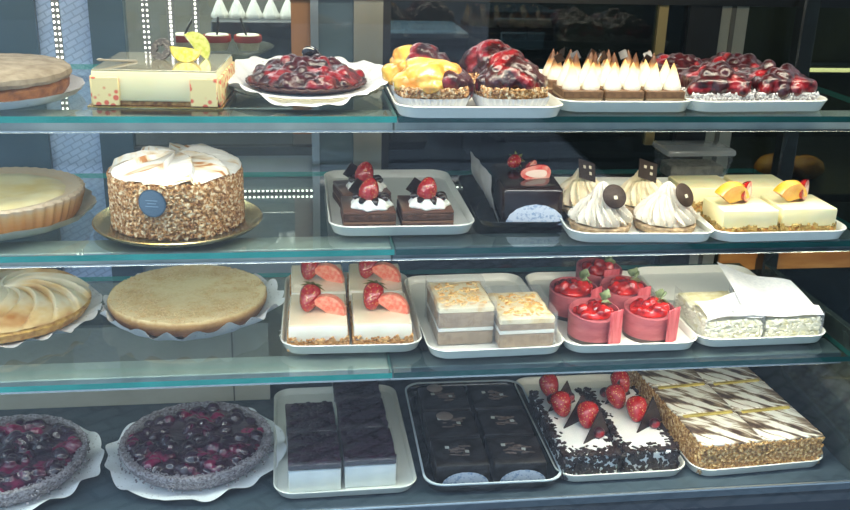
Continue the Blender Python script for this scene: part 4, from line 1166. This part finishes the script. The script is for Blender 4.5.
for j in range(3):
    for i in range(2):
        lab = ('front', 'middle', 'back')[j]+' row '+('left' if i == 0 else 'right')
        o = dark_square('dark chocolate square with small pale marks, '+lab, T4B.p(.060+.090*i, .062+.088*j), T4B.ang, 130+i+2*j)
        if i == 0 and j >= 1:
            G().add(lathe([(.013, 0), (.0142, .001), (.013, .002), (.001, .0022)], 28), 0, Tm(-.004-.004*j, .020 if j == 1 else .03, .0345)).obj('chocolate_button', mat('choc_button', '#7d6f69', '#97887f', scale=40, rough=.4), o)
        if j == 0:
            v = [(0, 0, 0)]; n = 24
            for k in range(n+1):
                a = PI*k/n; r = 1+.03*abs(sin(a*10)); v.append((.036*cos(a)*r, 0, .022*sin(a)*r))
            G().add((v, [(0, k+1, k+2) for k in range(n)]), 0, Tm(.004, -.0435, .001)).obj('lace_label', MATS['lace_label'], o, smooth=False)

# --- black forest slabs
T4C = Tray('pale tray holding the two black forest slices', 4, (0.4046, 0.0315), (0.6029, 0.0331), .33)
flake = mat('chocolate_flakes', '#14090a', '#2a1a18', scale=120, rough=.4)
def forest_slice(label, loc, rz, seed, full):
    t = thing('black_forest_slice', label, 'cake', loc, rz, 'black forest slices')
    w_, d_, h_ = .090, .215, .042
    G().add(box(w_, d_, h_, .008, 3, cut=8, amp=.0015, freq=40, seed=seed)).obj('cream', mat('forest_cream', '#dfe0e0', '#eceae6', scale=30, rough=.5, sss=.1), t)
    rnd = random.Random(seed)
    pts = side_pts(w_+.001, d_+.001, .001, h_-.004, 950, rnd, 'FLR')
    for _ in range(260):
        e = rnd.random()
        if e < .35: pts.append(((rnd.uniform(-.5, .5)*w_, -d_/2+abs(rnd.gauss(0, .010)), h_), (0, 0, 1)))
        else: pts.append((((-1 if e < .7 else 1)*(w_/2-abs(rnd.gauss(0, .006))), rnd.uniform(-.5, .5)*d_, h_), (0, 0, 1)))
    G().add(crumbs(pts, .004, .009, .35, seed)).obj('chocolate_flakes', flake, t)
    for (sx, sy, r_, rx, ry, rz_) in full['s']:
        add_strawberry(t, sx, sy-.014, h_+.003, r_*1.2, r_*2.7, rx=-.75, ry=ry, rz=rz_, calyx=False)
    for (sx, sy) in full['c']:
        G().add(ico(.0095, 3, 1, 1, .95, .05, 2, seed)).obj('cherry', berry, t, loc=(sx, sy, h_+.0085))
    for (sx, sy, rz_, s_) in full['t']:
        v, f = [(-.5, 0, 0), (.5, 0, 0), (.35, .0, .62), (-.5, .03, 0), (.5, .03, 0), (.35, .03, .62)], [(0, 1, 2), (5, 4, 3), (0, 3, 4, 1), (1, 4, 5, 2), (2, 5, 3, 0)]
        G().add((v, f), 0, Tm(sx, sy, h_-.002, -.35, 0, rz_, s_*1.35)).obj('chocolate_triangle', choc_dark, t, smooth=False)
    return t
forest_slice('black forest slice with strawberries and chocolate triangles, beside the chocolate squares', T4C.p(.054, .118), T4C.ang, 140,
             {'s': [(-.012, .020, .0165, 1.25, .1, .3), (.014, -.020, .017, 1.2, 0, -.25), (-.015, .085, .016, 1.2, 0, .2)], 'c': [(.026, -.056), (.012, .064), (-.02, .058)],
              't': [(.006, -.008, .55, .052), (.022, -.058, .6, .050), (-.006, .045, .5, .05)]})
forest_slice('black forest slice with strawberries and chocolate triangles, beside the striped slices', T4C.p(.153, .122), T4C.ang, 141,
             {'s': [(.004, -.012, .0165, 1.3, .1, -.1), (-.008, .035, .016, 1.2, 0, .3), (.016, .085, .016, 1.2, 0, .2)], 'c': [(.028, -.040), (-.02, .07)],
              't': [(.022, -.036, .6, .054), (.0, .058, .5, .05)]})

# --- striped nut slices
T4D = Tray('white tray holding the striped slices with nut coated sides', 4, (0.6183, 0.026), (0.8482, 0.04), .34, extra=.004)
def striped():
    m = mat('striped_cream', '#efece0', rough=.5, sss=.1, bump=.001, bscale=70)
    nt = m.node_tree; N = nt.nodes; L = nt.links; b = N['Principled BSDF']
    tc = N.new('ShaderNodeTexCoord'); mp = N.new('ShaderNodeMapping'); mr_ = N.new('ShaderNodeMapping'); mr_.inputs['Rotation'].default_value = (0, 0, .80)
    wv = N.new('ShaderNodeTexNoise'); wv.inputs['Scale'].default_value = 62; wv.inputs['Detail'].default_value = 4; wv.inputs['Distortion'].default_value = .6
    mp.inputs['Scale'].default_value = (.25, 1, .1)
    L.new(tc.outputs['Object'], mr_.inputs['Vector']); L.new(mr_.outputs['Vector'], mp.inputs['Vector']); L.new(mp.outputs['Vector'], wv.inputs['Vector'])
    r = N.new('ShaderNodeValToRGB'); els = r.color_ramp.elements
    els[0].position = .38; els[0].color = lin('#453329'); els[1].position = .52; els[1].color = lin('#efece0')
    e = els.new(.46); e.color = lin('#8f7c64')
    L.new(wv.outputs['Fac'], r.inputs['Fac']); L.new(r.outputs['Color'], b.inputs['Base Color'])
    return m
strp = striped()
def striped_slice(label, loc, rz, seed, sides):
    t = thing('striped_cake_slice', label, 'cake', loc, rz, 'striped cream slices with nut sides')
    w_, d_, h_ = .104, .098, .050
    G().add(box(w_, d_, h_, .003, 2, cut=6, amp=.001, freq=50, seed=seed)).obj('sponge', mat('nut_sponge', '#a17740', '#c89d60', scale=120, rough=.8), t)
    o = G().add(box(w_+.0006, d_+.0006, .004, .0015, 2, cut=8, amp=.0012, freq=45, seed=seed), 0, Tm(0, 0, 0)).obj('striped_cream', strp, t, loc=(0, 0, h_-.001))
    rnd = random.Random(seed)
    if sides:
        pts = side_pts(w_, d_, .001, h_, 900 if 'F' in sides and len(sides) > 1 else 500, rnd, sides)
        G().add(crumbs(pts, .003, .0065, .7, seed)).obj('chopped_nuts', nut_dark, t)
    G().add(box(w_*.86, .0065, .0035, .001, 1, cut=4, amp=.0006, seed=seed), 0, Tm(0, d_/2-.009, h_+.0028, 0, 0, .04)).obj('gold_strip', mat('gold_strip', '#a9974a', '#cdb85f', scale=60, rough=.4), t)
    return t
for j in range(3):
    for i in range(2):
        sd = ('F' if j == 0 else '')+('L' if i == 0 else 'R')
        lab = ('front', 'middle', 'back')[j]+' row '+('left' if i == 0 else 'right')
        striped_slice('slice with chocolate striped cream and gold strip, '+lab, T4D.p(.062+.1055*i+.002, .060+.100*j), T4D.ang, 150+i+2*j, sd)
